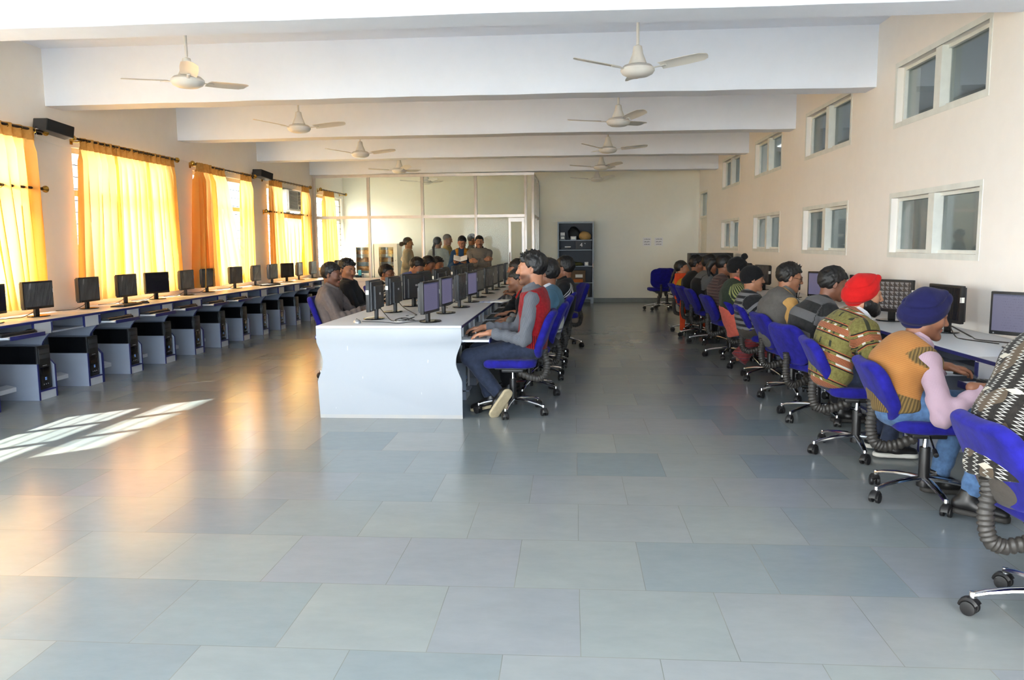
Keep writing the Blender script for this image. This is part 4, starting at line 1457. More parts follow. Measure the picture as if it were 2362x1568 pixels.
for (x, y, k, a), lab in zip(left_mon, left_lab):
    MON[(k, False)]((x, y, ZT), -PI / 2 + math.radians(a), lab, 'monitors on the window desks')
MON[('film', False)]((-5.15, 17.25, ZT), -PI / 2, 'film covered monitor standing behind the partition glass', 'monitors on the window desks')
# keyboards and mice: two on the desk top, the others on pulled-out trays
kb_l = [(-5.03, 8.62, ZT, 5, 'dark keyboard lying on the window desk between two film covered monitors'), (-5.06, 13.02, ZT, -4, 'dark keyboard lying on the far window desk top')]
st = {}
for i, y0 in enumerate([5.548, 7.819, 10.091, 12.362]):
    for k in range(3):
        pl = tray_plan[i][k]
        if pl is not None:
            st[(i, k)] = (-4.86 - .13 + pl, y0 + k * PW + .25)
names = ['first', 'second', 'third', 'fourth', 'fifth', 'sixth', 'seventh', 'eighth', 'ninth', 'tenth']
for j, ((i, k), (x, y)) in enumerate(st.items()):
    kb_l.append((x, y, .634, 0, 'black keyboard on the %s keyboard tray of the window desks' % names[j]))
for x, y, z, a, lab in kb_l:
    KB((x, y, z), -PI / 2 + math.radians(a), lab, 'keyboards of the window desks')
ms_l = [(-5.02, 8.98, ZT, 'black mouse beside the keyboard on the window desk')]
for j, ((i, k), (x, y)) in enumerate(st.items()):
    if j < 7: ms_l.append((x + .03, y + .205, .634, 'black mouse on the %s keyboard tray of the window desks' % names[j]))
for x, y, z, lab in ms_l:
    MS((x, y, z), -PI / 2 + .2, lab, 'mice of the window desks')

def cable(label, pts, r=.0035, mat=None, n=7, cat='cable', group='loose cables'):
    P = [Vector(p) for p in pts]
    out = []
    for i in range(len(P) - 1):
        p0, p1, p2, p3 = P[max(0, i - 1)], P[i], P[i + 1], P[min(len(P) - 1, i + 2)]
        for k in range(n):
            t = k / n
            out.append(.5 * ((2 * p1) + (p2 - p0) * t + (2 * p0 - 5 * p1 + 4 * p2 - p3) * t * t + (3 * p1 - p0 - 3 * p2 + p3) * t ** 3))
    out.append(P[-1])
    o0 = P[0].copy()
    o = MB().tube([p - o0 for p in out], r, 6).build('cable', mat or RUBBER, None, tuple(o0))
    return tag(o, label, cat, group)
for j, (x, y, k, a) in enumerate(left_mon[1:8]):
    cable('thin black lead behind the %s film covered monitor on window desk' % ORD[j], [(x - .03, y - .02, ZT + .05), (x - .08, y - .10, ZT + .006), (x - .10, y - .22, ZT + .004), (x - .16, y - .33, ZT + .004)], .0035, None, 6, 'cable', 'leads on the window desks')
for j, y in enumerate((6.40, 7.20, 7.95)):
    cable('black lead drooping in the %s leg space under window desks' % ORD[j], [(-5.36, y, .60), (-5.30, y + .06, .30), (-5.22, y + .05, .16), (-5.28, y - .06, .10), (-5.36, y - .08, .30)], .004, None, 7, 'cable', 'leads under the window desks')

# curtains bay by bay
ZR = 2.562
curtain_rod('dark curtain rod with gilt knob over the nearest window', 5.48, 7.93, ZR, 12)
curtain_rod('dark lower curtain rod at half height of the nearest window', 5.48, 7.86, 1.985, 10)
curtain('golden curtain at the right of the nearest window, brightly back-lit', 6.97, 7.78, 7.17, 7.76, ZR, .79, 5.5, .032, 1)
curtain('short golden curtain on the lower rod of the nearest window', 6.35, 7.10, 6.3, 7.24, 1.97, .80, 4.5, .030, 2, -5.39)
curtain('unseen golden curtain added to block sun at the nearest window', 5.6, 6.72, 5.6, 6.80, ZR, 1.9, 6, .03, 3, -5.40)  # out of view, added to keep sun off the floor
curtain('short golden curtain at the left on the lower rod', 5.5, 6.35, 5.5, 6.3, 1.97, .80, 5, .03, 33, -5.385)
curtain_rod('long dark curtain rod over the three closed golden curtains', 8.42, 10.66, 2.562, 20)
curtain('left one of the three closed golden curtains on the long rod', 8.50, 9.22, 8.36, 9.16, ZR, .80, 6, .036, 4)
curtain('middle one of the three closed golden curtains on the long rod', 9.18, 9.92, 9.10, 9.90, ZR, .80, 5.5, .028, 5)
curtain('right one of the three closed golden curtains on the long rod', 9.90, 10.58, 9.88, 10.62, ZR, .80, 5.5, .028, 6)
curtain_rod('curtain rod over the half-open curtain pair', 11.16, 13.34, ZR, 12)
curtain('bunched brown-gold curtain hanging straight at the left of the open pair', 11.22, 11.62, 10.98, 11.62, ZR, .80, 7, .050, 7, -5.36)
curtain('golden curtain swept left beside the white gap', 11.60, 12.14, 11.62, 12.72, ZR, .80, 5, .030, 8, -5.39, pull=-.02)
curtain('narrow golden curtain at the right of the white gap', 12.78, 13.24, 12.62, 13.22, ZR, .80, 4.5, .030, 9, -5.39)
curtain_rod('upper curtain rod above the air conditioner', 13.84, 16.22, 2.575, 14)
curtain_rod('lower curtain rod below the air conditioner', 13.84, 16.14, 2.0, 6)
curtain('long golden curtain left of the air conditioner', 13.98, 14.62, 14.0, 14.72, ZR, .80, 5.5, .030, 10)
curtain('long golden curtain right of the air conditioner', 15.72, 16.12, 15.58, 16.14, ZR, .80, 4, .030, 11)
curtain('short golden curtain on the lower rod below the air conditioner', 14.66, 15.70, 14.66, 15.72, 1.985, .80, 5, .022, 12, -5.41)
curtain_rod('curtain rod in the room behind the glass partition', 16.95, 18.80, 2.585, 8)
curtain('golden curtain with brown edge behind the glass partition', 17.12, 17.86, 17.12, 18.02, ZR, .80, 6, .040, 13)

# air conditioner set in the window
a = thing('air_conditioner', 'white window air conditioner between two curtains', 'air conditioner', (-5.46, 15.31, 2.06))
MB().box(-.42, .05, -.35, .35, 0, .40, .012).build('housing', WHITE_PL, a)
f = MB().box(.05, .075, -.34, .34, .01, .39, .010).build('front_panel', WHITE_PL, a)
b = MB()
for i in range(15): b.box(.074, .084, -.30, .12, .045 + i * .022, .058 + i * .022)
b.build('grille', GREY_PL, f, smooth=False)
b = MB()
for i in range(8): b.box(.074, .084, .17, .30, .14 + i * .03, .158 + i * .03)
b.build('louvres', DARK_PL, f, smooth=False)
MB().cyl((.074, .235, .075), (.09, .235, .075), .028, n=18, bev=.004).build('knob', GREY_PL, f)

# loudspeakers on the wall
SPK_GRILLE = plain('speaker_grille', (20, 20, 21), .8, bump=.5, bscale=900)
def speaker(y, label):
    s = thing('wall_speaker', label, 'loudspeaker', (-5.33, y, 2.61), -.30, 'wall loudspeakers'); s.scale = (.72, .72, .72)
    M = Matrix.Rotation(math.radians(-9), 4, 'X')
    b = MB(); b.prism([(-.12, -.24), (.10, -.20), (.10, .24), (-.12, .27)], 'z', -.085, .085, .012)
    for v in b.bm.verts: v.co = M @ v.co
    b.build('cabinet', DARK_PL, s)
    b = MB(); b.box(.096, .112, -.19, .23, -.078, .078, .006, M=M); b.build('grille', SPK_GRILLE, s)
    b = MB(); b.tube([(-.20, -.10, -.03), (-.12, -.16, -.02), (-.06, -.24, -.01)], .010, 8); b.box(-.205, -.195, -.15, -.04, -.09, .05)
    b.build('bracket', STEEL_DK, s)
    b = MB(); b.cyl((-.02, -.245, -.05), (-.02, -.275, -.05), .022, n=16, bev=.003); b.build('clamp_knob', SILVER, s)
    MB().tube([(-.02, -.27, -.05), (0.0, -.29, -.11), (-.04, -.25, -.15)], .003, 6).build('lead', WHITE_PL, s)
    return s
speaker(8.02, 'dark loudspeaker on the wall between the two nearest windows')
speaker(13.60, 'dark loudspeaker on the wall left of the air conditioner window')
cable('pale wire strung along the wall from the loudspeaker to the curtain rods', [(-5.46, 7.9, 2.52), (-5.47, 8.4, 2.47), (-5.47, 9.5, 2.60), (-5.47, 11.0, 2.60), (-5.47, 11.2, 2.57)], .003, WHITE_PL, 5)

# ------------------------------------------------------------------ ceiling fans
fan_y = [6.84 + BAY * k for k in range(5)]
FX = ((-3.31, (-62, 112, 106, -60, -58)), (.53, (90, -65, -10, 65, 65)))
for s, (x, angs) in enumerate(FX):
    for k, y in enumerate(fan_y):
        f = make_fan(ZC - 2.80, math.radians(angs[k]))
        f.location = (x, y, 2.80)
        f['group'] = 'two rows of ceiling fans'
        f['label'] = ('white three-blade ceiling fan, %s from the camera in the %s row' % (ORD[k], ('window-side', 'inner-wall side')[s]))
hk = MB(); hk.lathe([(0, -.03), (.016, -.02), (.020, -.006), (.012, 0), (0, 0)], 14)
tag(hk.build('ceiling_hook', SILVER, None, (-4.15, 6.3, ZC)), 'small shiny metal hook on the ceiling near the left wall', 'hook')

# ------------------------------------------------------------------ double-sided table in the middle
TX0, TX1, TY, TL, TN = -2.054, -.879, 6.20, 7.571, 10
root = thing('double_computer_table', 'long white double-sided computer table with waisted end board', 'computer table', (0, TY, 0))
TZ = .75
t = MB().box(TX0, TX1, .0, TL, TZ - .024, TZ, .003).build('worktop', WHITE_LAM, root)
for x, s in ((TX0, -1), (TX1, 1)):
    MB().box(x - .0015, x + .0015, .02, TL, TZ - .024, TZ - .003).build('edge_strip', BLUE_EDGE, t, smooth=False)
def endboard(y, nm='end_board'):
    prof = [(0, TZ - .0245), (0, .622)]
    for i in range(1, 14):
        q = i / 14; prof.append((.048 * math.sin(PI * q) ** 1.25, .622 - q * (.622 - .300)))
    prof += [(.0, .300), (.012, 0)]
    out = [(TX0 + a, z) for a, z in prof] + [(TX1 - a * (1 if z > 0 else .0), z) for a, z in prof[::-1]]
    return MB().prism(out, 'y', y, y + .02, .0015).build(nm, ENDW, root)
def end_mat():
    t = NT('scuffed_white_board'); co = t.obj(); x, y, z = t.xyz(co)
    base = lin(163, 167, 173)
    n = t.noise(t.comb(t.math('MULTIPLY', x, 14.0), 0.0, t.math('MULTIPLY', z, 2.6)), 3.0, 2)
    scr = t.ramp(n, [(.735, (0, 0, 0, 1)), (.75, (1, 1, 1, 1))])
    col = t.mix(t.math('MULTIPLY', scr, .8), t.mix(t.noise(co, 3.0), lin(158, 163, 170), base), lin(228, 228, 228))
    dirt = t.math('MULTIPLY', t.math('LESS_THAN', z, .03), t.noise(co, 8.0))
    col = t.mix(t.math('MULTIPLY', dirt, .6), col, lin(196, 182, 160))
    return t.done(t.bsdf(col, .38))
ENDW = end_mat()
endboard(0.0); endboard(TL - .02)
cx = (TX0 + TX1) / 2
MB().box(cx - .008, cx + .008, .02, TL - .02, .10, TZ - .025).build('spine_board', GREY_LAM, root, smooth=False)
TP = (TL - .04) / TN
for s, xe in ((-1, TX0), (1, TX1)):
    X = lambda l: xe - s * l
    for k in range(TN):
        a = .02 + k * TP; c = a + .24
        MB().box(X(.075), X(.50), a + .0, a + .016, .0, .335).build('low_panel', GREY_LAM, root, smooth=False)
        prof = [(X(.01 + p), z) for p, z in s_curve(0)]
        MB().prism([(X(.02), TZ - .025), (X(.02), .60)] + [(X(.02 + .115 * math.sin(PI * q / 8) ** 1.2), .60 - q / 8 * .30) for q in range(1, 8)] + [(X(.075), .30), (X(.075), 0), (X(.52), 0), (X(.52), TZ - .025)], 'y', c, c + .016).build('divider', PALE_LAM, root, smooth=False)
        MB().box(X(.075), X(.09), a + .016, c, 0, .075).build('plinth', PALE_LAM, root, smooth=False)
        MB().box(X(.03), X(.045), a + .005, c, .60, TZ - .026).build('upper_panel', WHITE_LAM, root, smooth=False)
        MB().box(X(.05), X(.5), a, c, .075, .088).build('deck', GREY_LAM, root, smooth=False)
        pull = (.215 if s > 0 else .10) if not (s > 0 and k == 0) else .215
        tr = MB().box(X(-pull), X(.18), (a + .01 if k == 0 else c + .03) if s > 0 else c + .03, a + TP - .02, .615, .633, .002).build('keyboard_tray', WHITE_LAM, root)
        MB().box(X(-pull - .006), X(-pull + .001), (a + .01 if k == 0 else c + .03) if s > 0 else c + .03, a + TP - .02, .606, .640, .002).build('front_strip', BLUE_EDGE, tr)
for s, xe, lab in ((1, TX1, 'student side'), (-1, TX0, 'window side')):
    for k in range(3):
        tower((xe - s * .11, TY + .02 + k * TP + .13, .088), -PI / 2 * s, 'black tower computer in the %s bay of the white table, %s' % (ORD[k], lab), 'tower computers under the double table')
for j, (x, y, k, a) in enumerate([(-1.183, 6.522, 'doc', -9), (-1.182, 7.344, 'doc', -6), (-1.135, 8.038, 'film', -3), (-1.123, 8.76, 'doc', -8), (-1.127, 9.557, 'film', -5), (-1.10, 10.322, 'film', -9), (-1.10, 11.112, 'film', -3), (-1.08, 11.81, 'film', -4), (-1.06, 12.641, 'off', 0)]):
    MON[(k, False)]((x, y, TZ), -PI / 2 + math.radians(a), '%s monitor from the near end in the right-hand row on the white table' % ORD[j], 'right-hand monitor row on the white table')
for j, (x, y, a) in enumerate([(-1.722, 6.775, 0), (-1.714, 7.478, 2), (-1.675, 8.2, 20), (-1.70, 9.0, 8), (-1.66, 9.75, 8), (-1.70, 10.5, 2), (-1.66, 11.2, 5), (-1.68, 11.95, 8), (-1.66, 12.7, 6)]):
    MON[('off', True)]((x, y, TZ), PI / 2 - math.radians(a), '%s monitor seen from behind, counting from the near end of the white table' % ORD[j], 'left-hand monitor row on the white table')
MSV = make_mouse(SILVER, 'computer_mouse')
place(MSV, (-1.775, 6.42, TZ), .35, 'silver mouse at the near left corner of the white table')
for j, (y, dx) in enumerate([(6.60, 0), (7.48, .02), (8.22, .0), (9.0, 0), (9.85, 0)]):
    KB((-.80 + dx, y - .02, .633), -PI / 2 + .12 * (j == 0), ['black keyboard under the hand of the man in the red vest', 'black keyboard on the second tray behind the red vest man', 'black keyboard on the third tray of the white table', 'black keyboard on the fourth tray of the white table', 'black keyboard on the fifth tray of the white table'][j], 'keyboards on the trays of the white table')
MS((-.73, 6.88, .633), -PI / 2, 'black mouse under the far hand of the red vest man', 'mice on the trays of the white table')
cable('thin grey mouse lead on the near end of the white table', [(-1.74, 6.44, TZ + .012), (-1.62, 6.48, TZ + .004), (-1.50, 6.42, TZ + .004), (-1.42, 6.36, TZ + .004), (-1.34, 6.47, TZ + .004), (-1.24, 6.50, TZ + .004)], .003, DARK_PL)
cable('tangled black lead between the two nearest monitors on the table', [(-1.20, 6.60, TZ + .06), (-1.26, 6.66, TZ + .006), (-1.36, 6.58, TZ + .006), (-1.46, 6.62, TZ + .02), (-1.42, 6.70, TZ + .006), (-1.34, 6.64, TZ + .03), (-1.40, 6.56, TZ + .008), (-1.50, 6.60, TZ + .006), (-1.44, 6.68, TZ + .02), (-1.33, 6.60, TZ + .006)], .0035)
cable('black lead from the nearest rear-facing monitor to the desk grommet', [(-1.69, 6.79, TZ + .12), (-1.62, 6.74, TZ + .05), (-1.54, 6.62, TZ + .006), (-1.49, 6.56, TZ + .004), (-1.47, 6.52, TZ + .004)], .0035)
cable('black lead from the second rear-facing monitor on the table', [(-1.68, 7.49, TZ + .12), (-1.60, 7.42, TZ + .05), (-1.46, 7.24, TZ + .006), (-1.42, 7.12, TZ + .004), (-1.50, 7.05, TZ + .004)], .0035)
for j, (y, lab) in enumerate(((8.18, 'third'), (8.9, 'fourth'), (9.7, 'fifth'), (10.4, 'sixth'))):
    cable('black lead behind the %s right-hand monitor on the white table' % lab, [(-1.18, y, TZ + .10), (-1.25, y - .05, TZ + .03), (-1.32, y - .16, TZ + .004), (-1.26, y - .25, TZ + .004)], .0035)
for j, (x, y) in enumerate(((-1.46, 6.55), (-1.46, 7.09))):
    g = MB(); g.lathe([(.018, .004), (.034, .004), (.036, .001), (.034, 0), (.018, 0), (.018, .004)], 20)
    tag(g.build('cable_grommet', WHITE_PL, None, (x, y, TZ)), ['pale cable grommet near the front of the white table', 'pale cable grommet behind the second monitors on the table'][j], 'cable grommet')
def mag_mat():
    t = NT('magazine_print'); n = t.noise(t.obj(), 14.0, 2)
    return t.done(t.bsdf(t.ramp(n, [(.40, lin(206, 210, 222)), (.5, lin(120, 140, 190)), (.62, lin(220, 222, 228))]), .35))
mg = thing('magazine', 'open magazine lying on the white table by the aisle', 'magazine', (-.86, 8.9, TZ), -.25)
MB().box(-.13, .0, -.20, .17, .0, .007, .002).build('left_pages', mag_mat(), mg)
MB().box(.0, .14, -.20, .17, .0, .009, .002).build('right_pages', PAPER, mg)

# ------------------------------------------------------------------ desks along the right wall
RX = 2.275
for i in range(4):
    y0 = 1.85 + i * 2.79
    desk_run('computer_desk', ['right wall desk unit at the picture edge by the poncho', 'right wall desk unit in front of the two turbaned men', 'right wall desk unit in front of the beanie and grey vest', 'farthest right wall desk unit near the black cabinet'][i],
             'three-seat desk units along the right wall', RX, 1, y0, 3, .93, .630, (.21, .21, .21), ZT, .25)
rm = [(2.70, 4.97, 'doc', 32), (2.66, 5.90, 'off', 6), (2.60, 6.74, 'icons', 33), (2.62, 7.55, 'off', 0), (2.62, 8.55, 'doc', 34), (2.60, 9.60, 'off', -12), (2.60, 11.2, 'film', 14), (2.62, 12.4, 'off', 10)]
rl = ['lit monitor at the right picture edge showing a pale document', 'dark monitor beside the navy turban, seen almost edge-on', 'monitor filled with rows of small thumbnails beside the red turban', 'dark monitor behind the head of the striped sweater man', 'lit lavender monitor left of the striped sweater man', 'dark monitor in front of the grey vest man with spectacles', 'pale monitor standing beyond the black beanie', 'dark monitor beyond the black head wrap']
for (x, y, k, a), lab in zip(rm, rl):
    MON[(k, False)]((x, y, ZT), PI / 2 + math.radians(a), lab, 'monitors on the right wall desks')
for j, (y, lab) in enumerate(((4.10, 'black keyboard on the tray between navy turban and poncho'), (5.0, 'black keyboard in front of the navy turbaned man'), (5.9, 'black keyboard in front of the red turbaned man'), (6.8, 'black keyboard before the striped sweater man'))):
    KB((2.20, y, .634), PI / 2, lab, 'keyboards of the right wall desks')
MS((2.20, 4.62, .634), PI / 2, 'black mouse under the right hand of the navy turbaned man', 'mice of the right wall desks')
cable('black leads looping on the right desk behind the edge-on monitor', [(2.64, 5.75, .79), (2.70, 5.60, .735), (2.66, 5.42, .734), (2.76, 5.25, .735), (2.80, 5.10, .734)], .005)
cable('second black lead curving on the right desk towards the wall', [(2.64, 5.78, .79), (2.60, 5.60, .735), (2.58, 5.45, .735), (2.68, 5.20, .735)], .004)
cable('black leads on the desk beyond the grey vest man', [(2.62, 9.45, .80), (2.56, 9.25, .735), (2.64, 9.05, .735), (2.58, 8.9, .735)], .004)
for j, (x, y, a) in enumerate(((2.42, 7.0, .2), (2.36, 8.2, -.2))):
    tag(MB().box(-.105, .105, -.15, .15, 0, .004).build('paper_sheet', PAPER, None, (x, y, ZT), (0, 0, a), smooth=False), ['white paper lying on the desk left of the red turban', 'white paper on the desk before the grey vest man'][j], 'paper')
bx = thing('equipment_cabinet', 'large black equipment box with perforated side on far right desk', 'equipment cabinet', (2.05, 14.1, 0))
MB().box(0, .72, 0, .5, 0, 1.20, .01).build('housing', BLACK_PL, bx)
b = MB()
for i in range(14):
    for k in range(2): b.box(.03 + k * .03, .045 + k * .03, -.006, .002, .62 + i * .04, .64 + i * .04)
b.build('vent_slots', GREY_PL, bx, smooth=False)

# ------------------------------------------------------------------ far wall
st_ = thing('steel_cabinet', 'grey open-front steel cabinet with crowded shelves against far wall', 'cabinet', (.06, 18.74, 0))
STEEL = plain('grey_steel', (98, 102, 105), .38, metal=.3)
STEEL_IN = plain('dark_steel_inside', (56, 58, 63), .5, metal=.2)
W2, D2, H2 = .414, .24, 1.885
b = MB(); b.box(-W2, -W2 + .03, -D2, D2, .08, H2); b.box(W2 - .03, W2, -D2, D2, .08, H2); b.box(-W2, W2, -D2, D2, H2 - .04, H2); b.box(-W2, W2, -D2, D2, .10, .15)
b.build('carcass', STEEL, st_, smooth=False)
MB().box(-W2 + .02, W2 - .02, D2 - .02, D2, .12, H2 - .03).build('back_sheet', STEEL_IN, st_, smooth=False)
for x in (-W2, W2 - .07):
    for y in (-D2, D2 - .06): MB().box(x, x + .07, y, y + .06, 0, .10).build('foot', STEEL, st_, smooth=False)
shz = [1.47, 1.245, .875, .49]
for z in shz: MB().box(-W2 + .03, W2 - .03, -D2 + .03, D2 - .02, z - .02, z).build('shelf', STEEL, st_, smooth=False)
lk = MB().box(0.0, W2 - .05, -D2 + .02, D2 - .03, 1.25, 1.45, .003).build('locker_drawer', STEEL_IN, st_)
CHALK = plain('chalk_white', (235, 235, 235), .8)
tm = text_mesh('4', .13, 'chalk_figure'); raw('chalk_figure', tm, lk, (.13, -D2 + .0185, 1.35), (PI / 2, 0, 0), CHALK)
MB().tube([(.20, -D2 + .018, 1.385), (.215, -D2 + .018, 1.395), (.225, -D2 + .018, 1.375)], .004, 6).build('chalk_mark', CHALK, lk)
h = MB(); h.tube([(W2 - .015, -D2 - .0, .95), (W2 - .015, -D2 - .03, .94), (W2 - .015, -D2 - .03, .84), (W2 - .015, -D2, .83)], .006, 8); h.build('handle', CHROME, st_)
def blob(name, label, cat, c, r, mat, fr=14, amp=.02, flat=None):
    f = lambda P: smax(d_ell(P, A3(0, 0, 0), A3(*r)) + amp * wob(P, fr, 3), -(P[:, 2] + r[2] * .8), .01)
    V, Q = net(f, -A3(*r) * 1.2, A3(*r) * 1.2, .014)
    o = raw(name, skin_mesh(name, [(V, Q)], {'pat': V}), None, (c[0], c[1], c[2] + r[2] * .8), (0, 0, 0), mat)
    return tag(o, label, cat)
blob('rucksack', 'black bag stuffed on the top shelf of the steel cabinet', 'bag', (.03, 18.70, 1.47), (.15, .12, .17), plain('black_nylon', (22, 22, 24), .6), 22, .02)
blob('cloth_bundle', 'folded tan cloth bundle on the top shelf of cabinet', 'cloth', (.27, 18.66, 1.47), (.145, .12, .11), plain('tan_cloth', (186, 150, 96), .85), 30, .012)
CARD = plain('brown_cardboard', (112, 92, 72), .8); ORNG = plain('orange_card', (196, 108, 48), .7)
def carton(x, y, z, w, d, h, mat, label, name='carton', stick=True):
    t = thing(name, label, 'box', (x, y, z), 0, 'boxes in the steel cabinet')
    MB().box(-w / 2, w / 2, -d / 2, d / 2, 0, h, .003).build('box_body', mat, t)
    if stick: MB().box(-w * .3, w * .3, -d / 2 - .002, -d / 2, h * .25, h * .75).build('label_patch', STICKER, t, smooth=False)
    return t
carton(-.24, 18.66, 1.47, .12, .14, .10, GREY_PL, 'small grey box at the left of cabinet top shelf')
carton(-.24, 18.66, 1.572, .10, .12, .07, PAPER, 'white packet on the small grey box, cabinet top shelf', stick=False)
carton(.01, 18.57, 1.471, .13, .06, .08, PALE_LAM, 'pale carton in front of the black bag on shelf')
carton(-.17, 18.66, 1.246, .20, .2, .05, BLACK_PL, 'flat dark box on the second cabinet shelf', stick=False)
carton(-.12, 18.62, 1.298, .14, .12, .025, PAPER, 'paper bundle on the flat dark box, second shelf', stick=False)
carton(.31, 18.60, .876, .09, .1, .085, PALE_LAM, 'small pale box at the right of the third cabinet shelf')
carton(-.02, 18.72, .491, .62, .26, .27, CARD, 'long brown carton filling the fourth cabinet shelf', stick=False)
carton(.14, 18.555, .57, .28, .05, .14, CARD, 'labelled brown carton standing before the long carton')
carton(.12, 18.555, .491, .22, .05, .075, ORNG, 'orange carton below the labelled brown carton', stick=False)
carton(.26, 18.60, .151, .16, .16, .06, PALE_LAM, 'pale patterned box on the bottom shelf of cabinet')
carton(.20, 18.72, .151, .36, .12, .20, CARD, 'dark carton at the back of the bottom cabinet shelf', stick=False)
blob('cable_heap', 'heap of dark and yellow leads on third cabinet shelf', 'cables', (.08, 18.62, .875), (.14, .09, .05), plain('olive_cable', (80, 78, 34), .6, var=.5, scale=60), 40, .02)
tag(MB().box(-.36, .36, -.03, .03, 0, .012, .003).build('long_tube', WHITE_PL, None, (-.10, 18.62, 1.886), (0, 0, .05)), 'long white strip lying on top of the steel cabinet', 'strip')
b = MB(); b.box(-.09, .09, -.02, .02, 0, .012, .003); tag(b.build('dark_rod', BLACK_PL, None, (.05, 18.72, 1.886), (0, 0, -.1)), 'short dark rod on top of the steel cabinet', 'rod')

def notice_mat():
    t = NT('printed_notice'); x, y, z = t.xyz(t.obj())
    row = t.math('FRACT', t.math('ADD', t.math('MULTIPLY', z, 17.0), .5))
    ink = t.noise(t.comb(t.math('MULTIPLY', x, 70.0), 0.0, t.math('MULTIPLY', z, 60.0)), 1.0, 2)
    on = t.math('MULTIPLY', t.math('GREATER_THAN', ink, .50), t.math('LESS_THAN', t.math('ABSOLUTE', t.math('SUBTRACT', row, .5)), .20))
    on = t.math('MULTIPLY', on, t.math('LESS_THAN', t.math('ABSOLUTE', x), .07))
    return t.done(t.bsdf(t.mix(on, lin(226, 226, 228), lin(120, 120, 128)), .7))
NOT = notice_mat()
for x, lab in ((1.733, 'left one of two printed paper notices on the far wall'), (2.005, 'right one of two printed paper notices on the far wall')):
    tag(MB().box(-.098, .098, -.003, .003, -.098, .098).build('paper_sign', NOT, None, (x, YF - .005, 1.412), smooth=False), lab, 'notice', 'notices on the far wall')

# glazed white cabinets and a desk behind the partition
REFL_NT = NT('amber_reflection_tint'); n_ = REFL_NT.noise(REFL_NT.obj(), 9.0, 4)
AMBER_REFL = REFL_NT.done(REFL_NT.bsdf(REFL_NT.ramp(n_, [(.3, lin(70, 60, 62)), (.5, lin(150, 104, 60)), (.7, lin(206, 170, 120))]), .6))  # orange reflection in the glazed doors, painted onto the units behind them
for j, (x0, x1, lab) in enumerate(((-5.14, -4.62, 'white network cabinet with glazed door, left of the post'), (-4.60, -4.06, 'white network cabinet with glazed door, right of the post'))):
    c = thing('network_cabinet', lab, 'cabinet', ((x0 + x1) / 2, 18.3, 0), 0, 'white cabinets behind the partition')
    wd = (x1 - x0) / 2
    b = MB(); b.box(-wd, -wd + .03, 0, .5, 0, 1.42); b.box(wd - .03, wd, 0, .5, 0, 1.42); b.box(-wd, wd, 0, .5, 1.38, 1.42); b.box(-wd, wd, 0, .5, 0, .68); b.box(-wd, wd, .47, .5, 0, 1.4)
    b.build('carcass', WHITE_PL, c, smooth=False)
    b = MB(); b.box(-wd, -wd + .11, -.02, 0, .66, 1.42); b.box(wd - .09, wd, -.02, 0, .66, 1.42); b.box(-wd, wd, -.02, 0, 1.34, 1.42); b.box(-wd, wd, -.02, 0, .66, .74)
    dr = b.build('door_frame', WHITE_PL, c, smooth=False)
    MB().box(-wd + .11, wd - .09, -.012, -.006, .74, 1.34).build('pane', GLASS, dr, smooth=False)
    for z in (.86, 1.06, 1.24):
        MB().box(-wd + .04, wd - .04, .08, .44, z - .06, z + .04, .005).build('rack_unit', AMBER_REFL, c)
    MB().cyl((wd - .045, -.02, 1.03), (wd - .045, -.035, 1.03), .012, n=12).build('knob', SILVER, dr)
dk = thing('side_table', 'pale table along the far wall behind the partition', 'table', (-2.6, 18.5, 0))
MB().box(-1.3, 1.3, -.35, .35, .72, .75, .003).build('tabletop', PALE_LAM, dk)
for x in (-1.25, 1.2):
    for y in (-.3, .25): MB().box(x, x + .05, y, y + .05, 0, .72).build('leg', GREY_LAM, dk, smooth=False)
pr_ = thing('printer', 'grey printer on the table behind the partition post', 'printer', (-3.25, 18.4, .75))
MB().box(-.2, .2, -.18, .18, 0, .20, .02).build('housing', GREY_PL, pr_); MB().box(-.15, .15, -.23, -.16, .05, .07, .004).build('paper_tray', DARK_PL, pr_)
tag(MB().box(-.035, .035, -.02, .02, 0, .12, .006).build('blue_packet', plain('cyan_packet', (90, 190, 220), .5), None, (-4.66, 17.2, ZT)), 'small cyan packet behind the partition glass', 'packet')
desk_run('computer_desk', 'window desk unit behind the glass partition', 'three-seat desk units along the window wall', -4.86, -1, 16.83, 2, PW, .632, (None, None), ZT, .25)
# ------------------------------------------------------------------ clothes
_plain_lin = lin
def lin(r, g, b): return _plain_lin(r * .86, g * .86, b * .86)      # cloth is deeper than paint swatches
def bands(name, period, stops, rough=.9, by='u', offset=0.0, mottled=.12):
    """Repeating stripes; stops are (start, rgb) within one period."""
    def f(t, u, v, w):
        s = u if by == 'u' else v
        fr = t.math('FRACT', t.math('ADD', t.math('DIVIDE', s, period), 10 + offset))
        c = t.ramp(fr, [(p, lin(*rgb)) for p, rgb in stops], 'CONSTANT')
        return t.mix(t.math('MULTIPLY', t.noise(t.obj(), 40.0), mottled), c, lin(128, 128, 128))
    return knit(name, f, rough)
def heights(name, stops, interp='CONSTANT'):
    """Colour blocks along the body: stops are (metres above the hips, rgb); sleeves follow the same run from the shoulder."""
    def f(t, u, v, w):
        arm = t.math('GREATER_THAN', w, .5)
        h = t.math('ADD', t.math('MULTIPLY', t.math('SUBTRACT', 1.0, arm), u), t.math('MULTIPLY', arm, t.math('SUBTRACT', .46, u)))
        return t.ramp(t.math('ADD', t.math('MULTIPLY', h, 1.0), .2), [(max(0, p + .2), lin(*c)) for p, c in stops], interp)
    return knit(name, f)
PIN = bands('pinstripe_shirt', .0065, [(0, (80, 83, 92)), (.45, (118, 121, 130))], by='v', mottled=.2)
